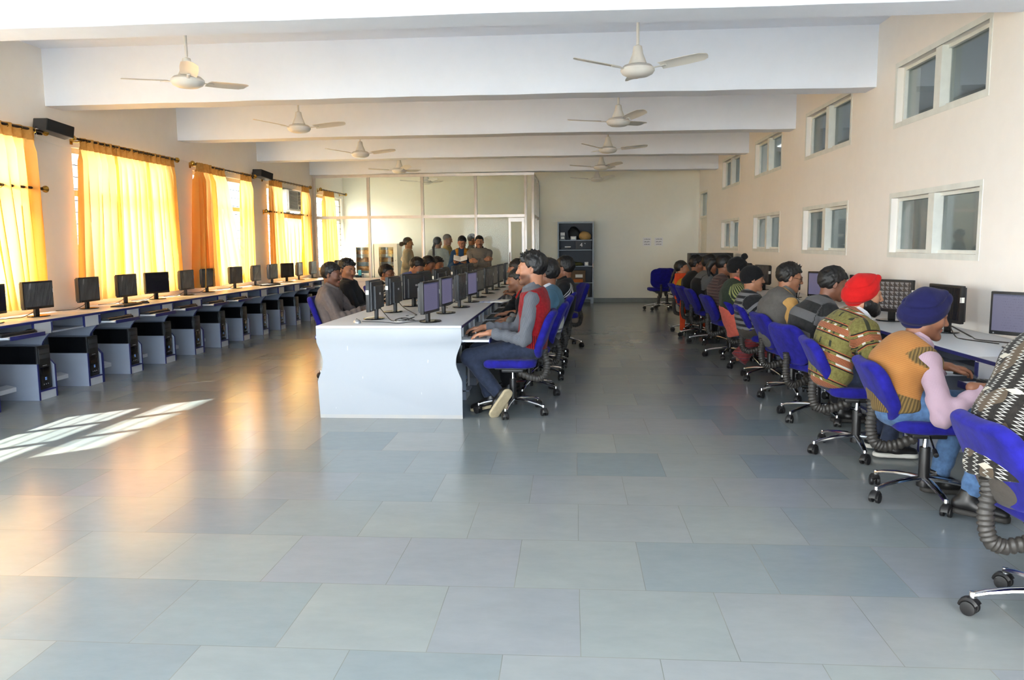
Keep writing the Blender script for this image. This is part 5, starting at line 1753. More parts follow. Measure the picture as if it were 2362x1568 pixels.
def redknit():
    def f(t, u, v, w):
        rib = t.math('MULTIPLY', t.math('LESS_THAN', u, .085), t.math('GREATER_THAN', t.math('FRACT', t.math('MULTIPLY', v, 42.0)), .55))
        c = t.ramp(t.noise(t.obj(), 50.0), [(.3, lin(128, 14, 22)), (.7, lin(158, 24, 32))])
        return t.mix(rib, c, lin(84, 8, 14))
    return knit('red_knitted_wool', f, .95, .6)
RED_K = redknit()
TEAL = heights('teal_banded_knit', [(-.2, (200, 200, 198)), (.02, (30, 32, 36)), (.035, (196, 198, 198)), (.05, (30, 32, 36)), (.065, (196, 198, 198)), (.09, (190, 192, 188)), (.16, (150, 158, 154)), (.18, (58, 68, 64)), (.27, (62, 84, 92)), (.36, (74, 112, 136)), (.8, (84, 124, 150))], 'LINEAR')
def track():
    def f(t, u, v, w):
        s = t.math('ABSOLUTE', t.math('SUBTRACT', t.math('FRACT', t.math('MULTIPLY', t.math('ADD', v, .035), 58.0)), .5))
        on = t.math('MULTIPLY', t.math('LESS_THAN', s, .2), t.math('LESS_THAN', t.math('ABSOLUTE', t.math('ADD', v, .009)), .026))
        on = t.math('MULTIPLY', on, t.math('GREATER_THAN', w, .5))
        return t.mix(on, lin(22, 22, 25), lin(226, 226, 226))
    return knit('black_track_top', f, .7)
TRACK = track()
def zebra():
    def f(t, u, v, w):
        n = t.noise(t.obj(), 7.0, 2)
        s = t.math('SINE', t.math('ADD', t.math('MULTIPLY', u, 190.0), t.math('MULTIPLY', n, 26.0)))
        return t.mix(t.math('GREATER_THAN', s, .0), lin(214, 206, 190), lin(28, 26, 26))
    return knit('zebra_print', f)
ZEBRA = zebra()
def olive():
    L = lin
    def f(t, u, v, w):
        n = t.noise(t.obj(), 60.0)
        base = t.ramp(n, [(.3, L(104, 98, 50)), (.7, L(130, 124, 70))])
        fr = t.math('FRACT', t.math('ADD', t.math('DIVIDE', u, .175), 10.08))
        line = lambda c, wd: t.math('LESS_THAN', t.math('ABSOLUTE', t.math('SUBTRACT', fr, c)), wd)
        dash = t.math('MULTIPLY', t.math('LESS_THAN', t.math('FRACT', t.math('MULTIPLY', v, 13.0)), .17), t.math('LESS_THAN', t.math('FRACT', t.math('MULTIPLY', u, 15.0)), .55))
        c = t.mix(dash, base, L(52, 54, 40))
        for a in (.26, .74):
            c = t.mix(line(a, .028), c, L(34, 26, 24)); c = t.mix(line(a + .03, .012), c, L(190, 96, 60))
        sub = t.math('FRACT', t.math('MULTIPLY', fr, 26.0))
        st = t.mix(t.math('GREATER_THAN', sub, .5), L(52, 34, 28), L(204, 126, 84))
        c = t.mix(line(.5, .115), c, st)
        sq = t.math('MULTIPLY', t.math('LESS_THAN', t.math('FRACT', t.math('ADD', t.math('MULTIPLY', v, 13.0), .5)), .24), t.math('LESS_THAN', t.math('ABSOLUTE', t.math('SUBTRACT', t.math('ABSOLUTE', t.math('SUBTRACT', fr, .5)), .15)), .035))
        c = t.mix(sq, c, L(206, 204, 196))
        return c
    return knit('olive_woven_pattern', f)
OLIVE = olive()
def ribbed_orange():
    def f(t, u, v, w):
        r = t.math('FRACT', t.math('MULTIPLY', u, 105.0))
        c = t.mix(t.math('GREATER_THAN', r, .5), lin(178, 122, 66), lin(192, 136, 76))
        c = t.mix(t.math('MULTIPLY', t.noise(t.obj(), 12.0), .45), c, lin(160, 94, 42))
        rib = t.math('GREATER_THAN', t.math('FRACT', t.math('MULTIPLY', v, 46.0)), .5)
        return t.mix(t.math('MAXIMUM', t.math('LESS_THAN', u, .045), w), c, t.mix(rib, lin(130, 106, 62), lin(90, 74, 46)))
    return knit('orange_ribbed_wool', f, .95, .5)
ORANGE_K = ribbed_orange()
PINK = bands('pink_shirt_cloth', .006, [(0, (184, 156, 172)), (.5, (192, 164, 180))], by='v', mottled=.1)
def zigzag():
    L = lin
    def f(t, u, v, w):
        zig = t.math('MULTIPLY', t.math('ABSOLUTE', t.math('SUBTRACT', t.math('FRACT', t.math('MULTIPLY', u, 80.0)), .5)), 2.0)
        col = t.math('FRACT', t.math('ADD', t.math('MULTIPLY', v, 14.0), t.math('MULTIPLY', zig, .45)))
        white = t.math('LESS_THAN', col, .17)
        big = t.noise(t.comb(t.math('MULTIPLY', u, 9.0), t.math('MULTIPLY', v, 9.0), 0.0), 1.0, 0)
        c = t.ramp(t.noise(t.obj(), 60.0), [(.3, L(32, 29, 27)), (.7, L(48, 43, 39))])
        c = t.mix(t.math('GREATER_THAN', big, .585), c, L(96, 82, 66))
        c = t.mix(white, c, L(206, 204, 196))
        du = t.math('ABSOLUTE', t.math('SUBTRACT', t.math('FRACT', t.math('MULTIPLY', u, 7.5)), .5))
        dv = t.math('ABSOLUTE', t.math('SUBTRACT', t.math('FRACT', t.math('ADD', t.math('MULTIPLY', v, 5.5), .2)), .5))
        dia = t.math('LESS_THAN', t.math('ADD', t.math('MULTIPLY', du, 3.2), dv), .26)
        return t.mix(dia, c, L(214, 206, 188))
    return knit('zigzag_wool', f, .95, .6)
ZIG = zigzag()
BIGST = bands('black_grey_wide_stripes', .150, [(0, (26, 26, 28)), (.52, (98, 98, 101))], offset=.15)
THINST = bands('black_grey_stripes', .056, [(0, (24, 25, 30)), (.48, (128, 130, 134))], offset=.1)
BRNST = bands('brown_thin_stripes', .036, [(0, (64, 48, 46)), (.30, (128, 106, 98)), (.42, (74, 54, 52)), (.70, (110, 74, 70)), (.8, (64, 48, 46))])
def plaid_front():
    def f(t, u, v, w):
        body = t.math('LESS_THAN', w, .5)
        side = t.math('MULTIPLY', body, t.math('GREATER_THAN', t.math('ABSOLUTE', v), .055))
        lines = t.math('MAXIMUM', t.math('LESS_THAN', t.math('FRACT', t.math('MULTIPLY', u, 11.0)), .10), t.math('LESS_THAN', t.math('FRACT', t.math('MULTIPLY', v, 16.0)), .12))
        p = t.mix(lines, lin(186, 132, 46), lin(92, 62, 30))
        return t.mix(side, lin(34, 66, 104), p)
    return knit('blue_mustard_knit', f)
PLAID = plaid_front()
CHECK = bands('small_brown_check', .018, [(0, (108, 100, 92)), (.5, (132, 124, 112))], mottled=.3)
YEL_ST = bands('yellow_orange_stripes', .07, [(0, (206, 158, 66)), (.35, (232, 214, 176)), (.45, (176, 104, 40)), (.7, (214, 168, 80))])
GREYJ = cloth('grey_brown_jacket', (120, 108, 105)); BLACKC = cloth('black_cloth', (26, 26, 28)); BLACKC2 = cloth('soft_black_cloth', (33, 32, 34))
BLUES = cloth('blue_shirt_cloth', (78, 96, 168)); DKBLUE = cloth('dark_blue_cloth', (32, 38, 58)); GREENJ = cloth('sea_green_cloth', (52, 120, 112))
WHITEC = cloth('white_shirt_cloth', (214, 216, 224), .04); BEIGE = cloth('beige_coat_cloth', (196, 178, 148)); SHAWL = cloth('pale_shawl_cloth', (204, 208, 206)); GREYV = cloth('grey_vest_cloth', (98, 95, 92))
YELS = cloth('yellow_shirt_cloth', (198, 154, 92)); CORAL = cloth('coral_cloth', (226, 110, 92)); REDC = cloth('bright_red_cloth', (196, 28, 30)); NAVYT = cloth('navy_turban_cloth', (24, 25, 74)); REDT = cloth('red_turban_cloth', (200, 22, 22))
DENIM = cloth('blue_denim', (42, 50, 70), .25); DENIM_L = cloth('light_blue_denim', (84, 116, 158), .25); DARKTR = cloth('dark_trousers', (34, 34, 38)); BRTR = cloth('grey_brown_trousers', (78, 72, 66)); SKYTR = cloth('sky_blue_cotton', (110, 160, 196))
REDPR = bands('red_printed_cotton', .06, [(0, (140, 22, 30)), (.4, (96, 50, 70)), (.55, (158, 30, 34)), (.8, (110, 20, 26))], mottled=.35)
ORANGE_D = cloth('orange_dupatta', (232, 84, 42)); YEL_K = cloth('mustard_kurta', (206, 160, 44)); GREENV = cloth('dark_green_vest', (50, 60, 48)); GREYSH = cloth('grey_collar_cloth', (104, 107, 115))
GJ2 = heights('grey_over_black_jacket', [(-.2, (26, 26, 28)), (.33, (96, 98, 100))])
def yoke():
    def f(t, u, v, w):
        s = t.math('MULTIPLY', t.math('GREATER_THAN', t.math('FRACT', t.math('MULTIPLY', v, 62.0)), .5), t.math('MULTIPLY', t.math('GREATER_THAN', w, .5), t.math('LESS_THAN', u, .10)))
        return t.mix(s, t.ramp(t.noise(t.obj(), 40.0), [(.3, lin(44, 54, 43)), (.7, lin(56, 66, 52))]), lin(158, 164, 104))
    return knit('green_jacket_pale_yoke', f)
YOKE = yoke()
lin = _plain_lin
SHOE_B = plain('black_shoe_leather', (22, 21, 22), .4); SOLE_T = plain('tan_rubber_sole', (164, 150, 122), .8, var=.12, scale=30); SOLE_D = plain('dark_sole', (40, 38, 36), .7); SOLE_W = plain('pale_sole', (190, 188, 182), .7)
BLACKWOOL = cloth('black_wool', (20, 20, 22), .2, bump=.6); METAL_F = plain('spectacle_frame', (90, 60, 44), .3, metal=.5)

RG, CGp, LG = 'chairs along the right wall desks', 'chairs on the aisle side of the white table', 'chairs on the window side of the white table'
chair = Stamp(make_chair()); chair_low = Stamp(make_chair(.44, (0, -.276, .607), .172))
def seat(x, y, face, lab, group, star=0):
    c = (chair_low if group == RG else chair)((x, y, 0), face, lab, group)
    for ch in c.children:                 # the star base swivels freely under the seat
        if ch.name.startswith('leg'): ch.rotation_euler = (0, 0, math.radians(star))

SK = [(150, 104, 78), (128, 86, 64), (164, 116, 88), (112, 74, 56)]
FR, FL = -PI / 2, PI / 2     # facing +X, facing -X

# --- aisle side of the white table (facing -X)
seat(-.495, 6.47, FL, 'blue office chair under the man in the red vest', CGp, 10)
p = Person((-.495, 6.47), FL, (-.337, 6.47, 1.185), yaw=-.08, pitch=.04, hip=(0, -.155, .575), bulge=.045, sh_w=.175,
           hands=((.17, .26, .69), (-.19, .165, .685)), hdir=((-.1, 1, -.10), (-.05, 1, -.12)), hcurl=((.25, .35), (.22, .30)),
           knees=((.09, .30, .50), (-.10, .345, .475)), ankles=((.05, .20, .12), (-.13, .10, .175)), toes=((.06, .34, .03), (-.14, .18, .055)), elbow_pole=((.4, -.35, -.8), (-.25, -.35, -.9)), hscale=1.08, scale=1.12)
p.free_foot = {-1: 1.0}
r = p.body('person', 'man in red knitted vest and grey shirt typing at the white table', SKIN, stub=.75, eyes=True, skin=(176, 124, 96))
p.hair(HAIR, 'short', .010, .004, 60, spikes=120, lift=.008)
p.garment('shirt', r, PIN, .013, 'long', top=.03, wr=.006, hem_drop=.06)
p.garment('sweater_vest', r, RED_K, .024, 'none', holes=1.12, top=.002, hem_drop=.02)
p.collar(GREYSH, .066, .046, .020)
p.trousers(r, DENIM)
p.shoe(r, 1, SHOE_B, SOLE_T); p.shoe(r, -1, SHOE_B, SOLE_T)
b = MB(); b.tube([(.0105 * math.cos(a), 0, .0105 * math.sin(a)) for a in np.linspace(0, 2 * PI, 13)[:-1]], .0022, 6, closed=True); b.ball((0, 0, .012), .005)
wv = p.W[-1] + p.HD[-1] * .115 + A3(.006, 0, .004)
b.build('finger_ring', SILVER, r, tuple(wv))

seat(-.41, 7.33, FL, 'blue office chair under the man in the teal banded sweater', CGp, 9)
p = Person((-.41, 7.33), FL, (-.245, 7.33, 1.12), yaw=-.25, pitch=.12, hip=(0, -.17, .56), bulge=.06, hands=((.16, .20, .685), (-.17, .20, .685)), hdir=((0, 1, -.1), (0, 1, -.1)))
r = p.body('person', 'man in teal banded sweater with white collar, behind the red vest', SKIN, stub=.2, skin=SK[1])
p.hair(HAIR, 'long', .020, .005, 55); p.garment('sweater', r, TEAL, .018, 'long', wr=.007); p.collar(WHITEC, .068, .045, .03); p.trousers(r, DARKTR)
for sd in (1, -1): p.shoe(r, sd, SHOE_B, SOLE_D)

seat(-.36, 8.2, FL, 'third blue chair from the near end on the aisle side', CGp)
p = Person((-.36, 8.2), FL, (-.574, 8.2, 1.015), yaw=.12, pitch=.05, hip=(0, -.10, .56), bulge=.10, hands=((.06, .20, .845), (-.18, .30, .69)), hdir=((-.15, .15, 1), (0, 1, -.1)), hup=((0, 1, .2), None), hcurl=((.9, 1.0), (.3, .4)), elbow_pole=((.2, .4, -1), None))
r = p.body('person', 'man resting chin on his hand, face half hidden by the red vest man', SKIN, stub=.4, eyes=True, skin=SK[0])
p.hair(HAIR, 'fringe', .014, .004, 60); p.garment('jacket', r, BLACKC, .020, 'long', wr=.006); p.collar(REDC, .070, .04, .02); p.trousers(r, DARKTR)

seat(-.33, 9.0, FL, 'blue office chair under the man in the black striped track top', CGp)
p = Person((-.33, 9.0), FL, (-.105, 9.0, 1.115), yaw=-.2, pitch=.1, hip=(0, -.19, .56), bulge=.05, near=False, hands=((.16, .20, .69), (-.17, .20, .69)))
r = p.body('person', 'man in black track top with white shoulder stripes near steel cabinet', SKIN, skin=SK[1])
p.hair(HAIR, 'short', .020, .006, 50); p.garment('track_top', r, TRACK, .020, 'long'); p.collar(BLACKC, .068, .05, .012, name='collar'); p.trousers(r, DARKTR)

seat(-.32, 9.85, FL, 'farthest blue chair on the aisle side of the white table', CGp)
p = Person((-.32, 9.85), FL, (-.70, 9.85, 1.075), yaw=.25, pitch=.02, hip=(0, -.08, .56), bulge=.08, near=False, hands=((.10, .42, .78), (-.16, .40, .77)))
r = p.body('person', 'man with dark fringe looking over, farthest on the aisle side', SKIN, eyes=True, skin=SK[0])
p.hair(HAIR, 'fringe', .016, .005, 60); p.garment('jacket', r, DKBLUE, .018, 'long'); p.trousers(r, DARKTR)
seat(-.16, 10.75, FL + .3, 'empty blue office chair before the steel cabinet', CGp)

# --- window side of the white table (facing +X)
def seated_left(y, head, lab, clab, yaw=0, pitch=.1, near=True, skin=0, **k):
    seat(-2.41, y, FR + k.pop('turn', 0), clab, LG)
    a = dict(hip=(0, -.12, .56), bulge=.06, hands=((.15, .24, .70), (-.15, .24, .70)), hdir=((0, 1, -.1), (0, 1, -.1)))
    eyes = k.pop('eyes', False); stub = k.pop('stub', 0)
    a.update(k)
    p = Person((-2.41, y), FR, head, yaw=yaw, pitch=pitch, near=near, **a)
    p.body('person', lab, SKIN, eyes=eyes, stub=stub, skin=SK[skin])
    return p
p = seated_left(8.25, (-2.534, 8.25, 1.083), 'man in grey-brown jacket seated nearest on the window side of table', 'blue chair under the man in the grey-brown jacket', yaw=-.10, pitch=.16, skin=3, stub=.3, eyes=True)
p.hair(HAIR, 'short', .015, .004, 60); p.garment('jacket', p.root, GREYJ, .024, 'long', wr=.010, hem_drop=.06); p.collar(GREYJ, .074, .050, .028); p.collar(WHITEC, .064, .040, .008, name='shirt_collar'); p.trousers(p.root, DARKTR)
p = seated_left(8.98, (-2.575, 8.98, 1.11), 'smiling man in black jacket leaning back beside the grey-brown jacket', 'blue chair under the smiling man in the black jacket', yaw=-.65, pitch=.14, skin=2, stub=.15, eyes=True, hip=(0, -.02, .56))
p.hair(HAIR, 'short', .015, .006, 70, spikes=30); p.garment('jacket', p.root, BLACKC2, .024, 'long', wr=.009, hem_drop=.06); p.collar(BLACKC2, .072, .045, .02); p.trousers(p.root, DARKTR)
p = seated_left(10.5, (-2.475, 10.5, 1.005), 'man with spectacles in black and white print between two monitors', 'blue chair under the man with spectacles at the white table', yaw=-.35, pitch=.1, near=True, skin=1, eyes=True)
p.hair(HAIR, 'short', .014, .004, 60); p.garment('print_sweater', p.root, ZEBRA, .018, 'long', wr=.006); p.collar(ZEBRA, .068, .045, .015); p.glasses(METAL_F); p.trousers(p.root, DARKTR)
p = seated_left(11.3, (-2.226, 11.3, 1.075), 'man in blue shirt with head bent down over the table', 'blue chair under the bent man in the blue shirt', yaw=-.2, pitch=.62, near=False, skin=2, bulge=.12, hip=(0, -.10, .56))
p.hair(HAIR, 'short', .018, .006, 55, spikes=20); p.garment('shirt', p.root, BLUES, .018, 'long'); p.collar(BLUES, .068, .04, .02); p.trousers(p.root, DARKTR)
p = seated_left(12.0, (-2.177, 12.0, 1.085), 'dark haired man just behind the blue shirt man', 'blue chair behind that of the blue shirt man', yaw=-.3, pitch=.3, near=False, skin=1, bulge=.10)
p.hair(HAIR, 'short', .018, .006, 55); p.garment('jacket', p.root, DKBLUE, .018, 'long'); p.trousers(p.root, DARKTR)
p = seated_left(12.8, (-2.18, 12.8, 1.065), 'farthest seated man on the window side, in sea-green jacket', 'farthest blue chair on the window side of the table', yaw=-.5, pitch=.2, near=False, skin=0, bulge=.10, eyes=True)
p.hair(HAIR, 'short', .016, .006, 60, spikes=25); p.garment('jacket', p.root, GREENJ, .018, 'long'); p.trousers(p.root, DARKTR)

# --- the group standing by the partition
def standing(x, y, head, face, lab, near=False, skin=0, fem=False, **k):
    a = dict(hip=(0, 0, .84), seat=False, bulge=-.01, knees=((.09, .01, .45), (-.09, .01, .45)), ankles=((.10, -.01, .085), (-.10, -.01, .085)), hands=((.24, .08, .78), (-.24, .08, .78)), hdir=((0, .2, -1), (0, .2, -1)), hup=((1, 0, 0), (-1, 0, 0)))
    eyes = k.pop('eyes', False); stub = k.pop('stub', 0)
    a.update(k)
    p = Person((x, y), face, head, near=near, fem=fem, **a)
    p.body('person', lab, SKIN, eyes=eyes, stub=stub, skin=SK[skin])
    return p
p = standing(-2.25, 16.12, (-2.237, 16.08, 1.43), PI, 'man in blue and mustard sweater reading an open book', skin=2, eyes=True, pitch=.38, yaw=-.1, near=True,
             hands=((.10, .26, 1.03), (-.10, .26, 1.03)), hdir=((-.5, .8, .1), (.5, .8, .1)), hup=((.3, -.1, -1), (-.3, -.1, -1)))
p.hair(HAIR, 'short', .014, .003, 60); p.garment('sweater', p.root, PLAID, .018, 'long', hem=.10); p.collar(GREYSH, .064, .035, .008); p.trousers(p.root, DARKTR)
for sd in (1, -1): p.shoe(p.root, sd, SHOE_B, SOLE_D)
bk = thing('book', 'open dark-covered book held by the man in the mustard sweater', 'book', (-2.23, 15.78, 1.085), .1)
M = Matrix.Rotation(.45, 4, 'X')
for s in (-1, 1):
    MB().box(0, s * .15, -.10, .10, 0, .006, .001, M=M @ Matrix.Rotation(-s * .30, 4, 'Y')).build('cover', DKBLUE, bk)
    MB().box(0, s * .145, -.095, .095, .006, .022, .002, M=M @ Matrix.Rotation(-s * .30, 4, 'Y')).build('pages', PAPER, bk)
p = standing(-1.84, 15.9, (-1.862, 15.88, 1.435), PI + .12, 'man in checked grey-brown jacket standing with folded arms', skin=2, eyes=True, stub=.35, pitch=.05, yaw=.05, near=True, fat=1.12, sh_w=.185,
             hands=((-.09, .20, 1.085), (.09, .235, 1.055)), hdir=((-1, .1, .15), (1, .0, .1)), hup=((0, 1, .2), (0, 1, .2)), elbow_pole=((1, -.1, -.6), (-1, -.1, -.6)))
p.hair(HAIR, 'short', .012, .003, 60); p.garment('jacket', p.root, CHECK, .024, 'long', hem=.16); p.collar(DKBLUE, .072, .05, .02); p.trousers(p.root, DARKTR)
def mous(q): return d_cone(np.abs(q) * A3(1, 1, 0) + q * A3(0, 0, 1), (.0, .099, -.043), (.026, .088, -.049), .006, .003)
p.headpiece('moustache', mous, HAIR, ((-.05, .06, -.07), (.05, .12, -.02)), h=.004)
for sd in (1, -1): p.shoe(p.root, sd, SHOE_B, SOLE_D)
p = standing(-3.64, 17.4, (-3.609, 17.4, 1.425), FR, 'woman in beige coat with low bun behind the glass', fem=True, skin=2, pitch=.12, yaw=.1, near=False, hands=((.10, .20, .98), (-.16, -.05, .95)), sh_w=.155, eyes=False)
p.hair(HAIR, 'fem', .014, .003, 50); p.tail([(0, -.10, -.01), (0, -.15, -.035)], (.040, .052), HAIR, 'hair_bun'); p.garment('coat', p.root, BEIGE, .026, 'long', hem=.34, hem_drop=.3); p.trousers(p.root, BEIGE)
p = standing(-2.99, 17.6, (-2.988, 17.6, 1.43), FR + 1.9, 'woman with long ponytail and pale shawl behind the glass', fem=True, skin=2, pitch=.1, yaw=-.9, sh_w=.155, hands=((.12, .22, 1.0), (-.12, .22, 1.0)))
p.hair(HAIR_DK, 'fem', .014, .003, 50); p.tail([(0, -.10, -.02), (0, -.14, -.12), (.03, -.15, -.28), (.05, -.15, -.42)], (.028, .028, .024, .012), HAIR_DK); p.garment('shawl', p.root, SHAWL, .030, 'long', hem=.10); p.trousers(p.root, SKYTR)
p = standing(-2.84, 18.0, (-2.822, 17.95, 1.50), FR, 'balding man in yellow striped shirt behind the glass', skin=2, pitch=.25, yaw=.0, eyes=False)
p.hair(GREYHAIR, 'short', .003, .001, 60); p.garment('shirt', p.root, YEL_ST, .018, 'long', hem=.10); p.trousers(p.root, DARKTR)
p = standing(-2.27, 17.95, (-2.25, 17.9, 1.495), FR + .2, 'grey haired man half hidden by the partition post', skin=1, pitch=.2)
p.hair(hair_mat('grey_hair', (84, 84, 86), .6), 'short', .013, .003, 60); p.garment('shirt', p.root, GREYV, .018, 'long', hem=.10); p.trousers(p.root, DARKTR)

# --- students at the right wall desks (facing +X), from the camera outwards
def seated_right(x, y, head, lab, clab, turn=0., yaw=0, pitch=.15, near=True, skin=0, **k):
    seat(x, y, FR + turn, clab, RG, k.pop('star', 20))
    a = dict(hip=(0, -.13, .555), bulge=.075, hands=((.16, .15, .69), (-.16, .17, .69)), hdir=((0, 1, -.1), (0, 1, -.1)), knees=((.12, .24, .50), (-.12, .24, .50)), ankles=((.12, .16, .10), (-.12, .18, .10)))
    eyes = k.pop('eyes', False); stub = k.pop('stub', 0); lb = k.pop('face', FR); ears = k.pop('ears', True)
    a.update(k)
    p = Person((x, y), lb, head, yaw=yaw, pitch=pitch, near=near, **a)
    p.body('person', lab, SKIN, eyes=eyes, stub=stub, skin=SK[skin], ears=ears)
    return p
p = seated_right(1.765, 2.90, (2.02, 2.99, 1.25), 'person in zigzag black and white wool leaning forward at right edge', 'nearest blue office chair, cut off by the right edge', turn=.03, star=25, pitch=.3, bulge=.16, hip=(0, -.17, .57), hands=((.2, .26, .69), (-.2, .28, .69)), knees=((.12, .24, .50), (-.12, .24, .50)), fat=1.06)
p.hair(HAIR, 'short'); p.garment('poncho', p.root, ZIG, .045, 'long', hem=.04, wr=.008, freq=10); p.trousers(p.root, BRTR)
for sd in (1, -1): p.shoe(p.root, sd, SHOE_B, SOLE_D)
p = seated_right(1.887, 4.33, (1.858, 4.34, .99), 'man in navy turban and orange vest over pink shirt', 'blue office chair under the man in the navy turban', turn=-.06, star=-16, yaw=-.12, pitch=.18, skin=1, stub=.3, ears=False, hip=(0, -.16, .535), bulge=.085, eyes=True,
                 hands=((.27, .16, .655), (-.24, .20, .685)), hdir=((.0, 1, -.05), (-.1, 1, -.15)), elbow_pole=((.45, -.5, -1.1), (-.4, -.5, -.6)),
                 ankles=((.30, .10, .11), (-.10, .12, .10)), toes=((.38, .27, .035), (-.08, .27, .04)), knees=((.22, .22, .50), (-.12, .24, .50)))
p.turban(NAVYT, 'wide'); p.garment('shirt', p.root, PINK, .010, 'long', wr=.006, hem_drop=.035); p.garment('sweater_vest', p.root, ORANGE_K, .026, 'none', holes=1.1, top=.01, hem_drop=.03); p.collar(PINK, .068, .042, .022); p.trousers(p.root, DENIM_L)
for sd in (1, -1): p.shoe(p.root, sd, SHOE_B, SOLE_D)
p = seated_right(1.86, 5.29, (1.874, 5.29, 1.04), 'bearded man in red turban and olive patterned jacket', 'blue office chair under the man in the red turban', turn=-.10, star=-20, yaw=-.10, pitch=.06, skin=2, ears=False, hip=(0, -.17, .55), bulge=.085, eyes=True, hands=((.20, .20, .69), (-.2, .18, .69)), elbow_pole=((.6, -.2, -.8), None))
p.turban(REDT, 'peak'); p.beard(HAIR); p.garment('jacket', p.root, OLIVE, .030, 'long', wr=.009, hem=.10); p.collar(WHITEC, .070, .05, .018); p.trousers(p.root, DENIM)
for sd in (1, -1): p.shoe(p.root, sd, SHOE_B, SOLE_W)
p = seated_right(1.91, 6.31, (2.005, 6.31, 1.06), 'man in black sweater with broad grey bands bending to his screen', 'blue office chair with broad back under the striped sweater man', turn=.32, star=-22, yaw=-.05, pitch=.28, skin=3, hip=(0, -.12, .555), bulge=.11)
p.hair(HAIR, 'short', .018, .005, 60); p.garment('sweater', p.root, BIGST, .022, 'long', wr=.008); p.collar(BLACKC, .066, .03, .008); p.trousers(p.root, DARKTR)
for sd in (1, -1): p.shoe(p.root, sd, SHOE_B, SOLE_D)
p = seated_right(1.96, 7.23, (1.918, 7.23, 1.07), 'man with spectacles in grey sleeveless jacket over yellow shirt', 'blue office chair under the man in the grey sleeveless jacket', turn=.12, star=-29, yaw=-.08, pitch=.22, skin=0, hip=(0, -.15, .555), bulge=.09, elbow_pole=((.6, -.3, -.8), None))
p.hair(HAIR, 'short', .018, .006, 60, spikes=30); p.garment('shirt', p.root, YELS, .020, 'long', wr=.007); p.garment('sleeveless_jacket', p.root, GREYV, .034, 'none', holes=1.2, top=.02, wr=.008, hem_drop=.08); p.collar(GREYV, .074, .055, .022); p.glasses(STEEL_DK); p.trousers(p.root, BRTR)
p = seated_right(1.99, 8.16, (1.80, 8.16, 1.015), 'youth in black beanie and striped sweater sitting upright', 'blue office chair under the youth in the black beanie', turn=-.08, star=-2, yaw=-.05, pitch=.02, skin=2, hip=(0, -.21, .55), bulge=.05, eyes=True)
p.cap(BLACKWOOL); p.hair(HAIR, 'short', .006, .002); p.garment('sweater', p.root, THINST, .018, 'long', wr=.006); p.trousers(p.root, BRTR)
p = seated_right(2.0, 8.94, (1.812, 8.94, 1.085), 'person in black head wrap with bun, green jacket and coral collar', 'blue office chair behind the black beanie, coral cloth beside it', turn=-.04, star=-13, yaw=-.1, pitch=.12, skin=1, hip=(0, -.2, .55), bulge=.08, knees=((.22, .10, .50), (-.12, .22, .50)), ankles=((.26, -.22, .13), (-.12, .16, .10)), toes=((.28, -.10, .05), None))
p.cap(BLACKWOOL, 'head_wrap', .014, (0, .045, .150)); p.hair(HAIR, 'long', .006, .002); p.garment('jacket', p.root, YOKE, .024, 'long', wr=.006); p.garment('kurta', p.root, CORAL, .030, 'none', hem=.16, top=-.30, wr=.008); p.collar(CORAL, .074, .055, .022); p.trousers(p.root, REDPR, off=.016, flare=.03)
p = seated_right(1.9, 9.75, (1.824, 9.75, 1.115), 'woman with ponytail in thin brown striped sweater', 'blue office chair under the woman in brown stripes', turn=.12, yaw=-.1, pitch=.15, near=True, skin=1, fem=True, hip=(0, -.13, .555), bulge=.09)
p.hair(HAIR, 'fem', .014, .003, 50); p.tail([(0, -.10, .03), (0, -.16, .015), (-.01, -.19, -.05), (-.01, -.17, -.15)], (.026, .040, .036, .014), HAIR); p.garment('sweater', p.root, BRNST, .018, 'long', wr=.006); p.trousers(p.root, DARKTR)
p = seated_right(1.9, 11.1, (1.877, 11.1, 1.09), 'man in grey and black jacket beyond the ponytail woman', 'blue office chair under the man in grey and black', turn=.1, yaw=-.1, pitch=.25, near=False, skin=1, bulge=.10)
p.hair(HAIR, 'short', .018, .005, 60); p.garment('jacket', p.root, GJ2, .024, 'long'); p.collar(BLACKC, .07, .05, .015); p.trousers(p.root, DARKTR)
p = seated_right(1.88, 11.85, (1.815, 11.85, 1.07), 'man in black shirt with spectacles, second from the far end', 'blue office chair under the man in the black shirt', turn=.15, yaw=-.15, pitch=.12, near=False, skin=1, bulge=.10)
p.hair(HAIR, 'short', .020, .008, 50, spikes=30); p.garment('shirt', p.root, BLACKC, .018, 'long'); p.glasses(STEEL_DK); p.trousers(p.root, DARKTR)
p = seated_right(1.85, 12.55, (1.685, 12.55, .985), 'girl with long braid in mustard and orange, farthest on the right', 'blue office chair under the girl with the braid', turn=.05, yaw=-.1, pitch=.05, near=False, skin=2, fem=True, hip=(0, -.15, .55), bulge=.05, sh_w=.145)
p.hair(HAIR, 'fem', .012, .003, 50); p.tail([(0, -.10, -.02), (.0, -.13, -.10), (.02, -.16, -.22), (.03, -.17, -.36)], (.026, .024, .022, .010), HAIR, 'braid', .006); p.garment('kurta', p.root, YEL_K, .018, 'long'); p.trousers(p.root, ORANGE_D)
def dup(P):
    a = d_box(P @ rot_y(0), A3(.10, -.20, .72), (.040, .085, .20), .015)
    b = d_box(P, A3(.19, -.17, .32), (.014, .045, .28), .010)
    return smin(a, b, .03) + .006 * wob(P, 24, 2)
V, Q = net(dup, (-.05, -.35, 0.03), (.32, .02, 1.0), .012)
raw('dupatta', skin_mesh('dupatta', [(V, Q)], {'pat': V}), p.root, mat=ORANGE_D)
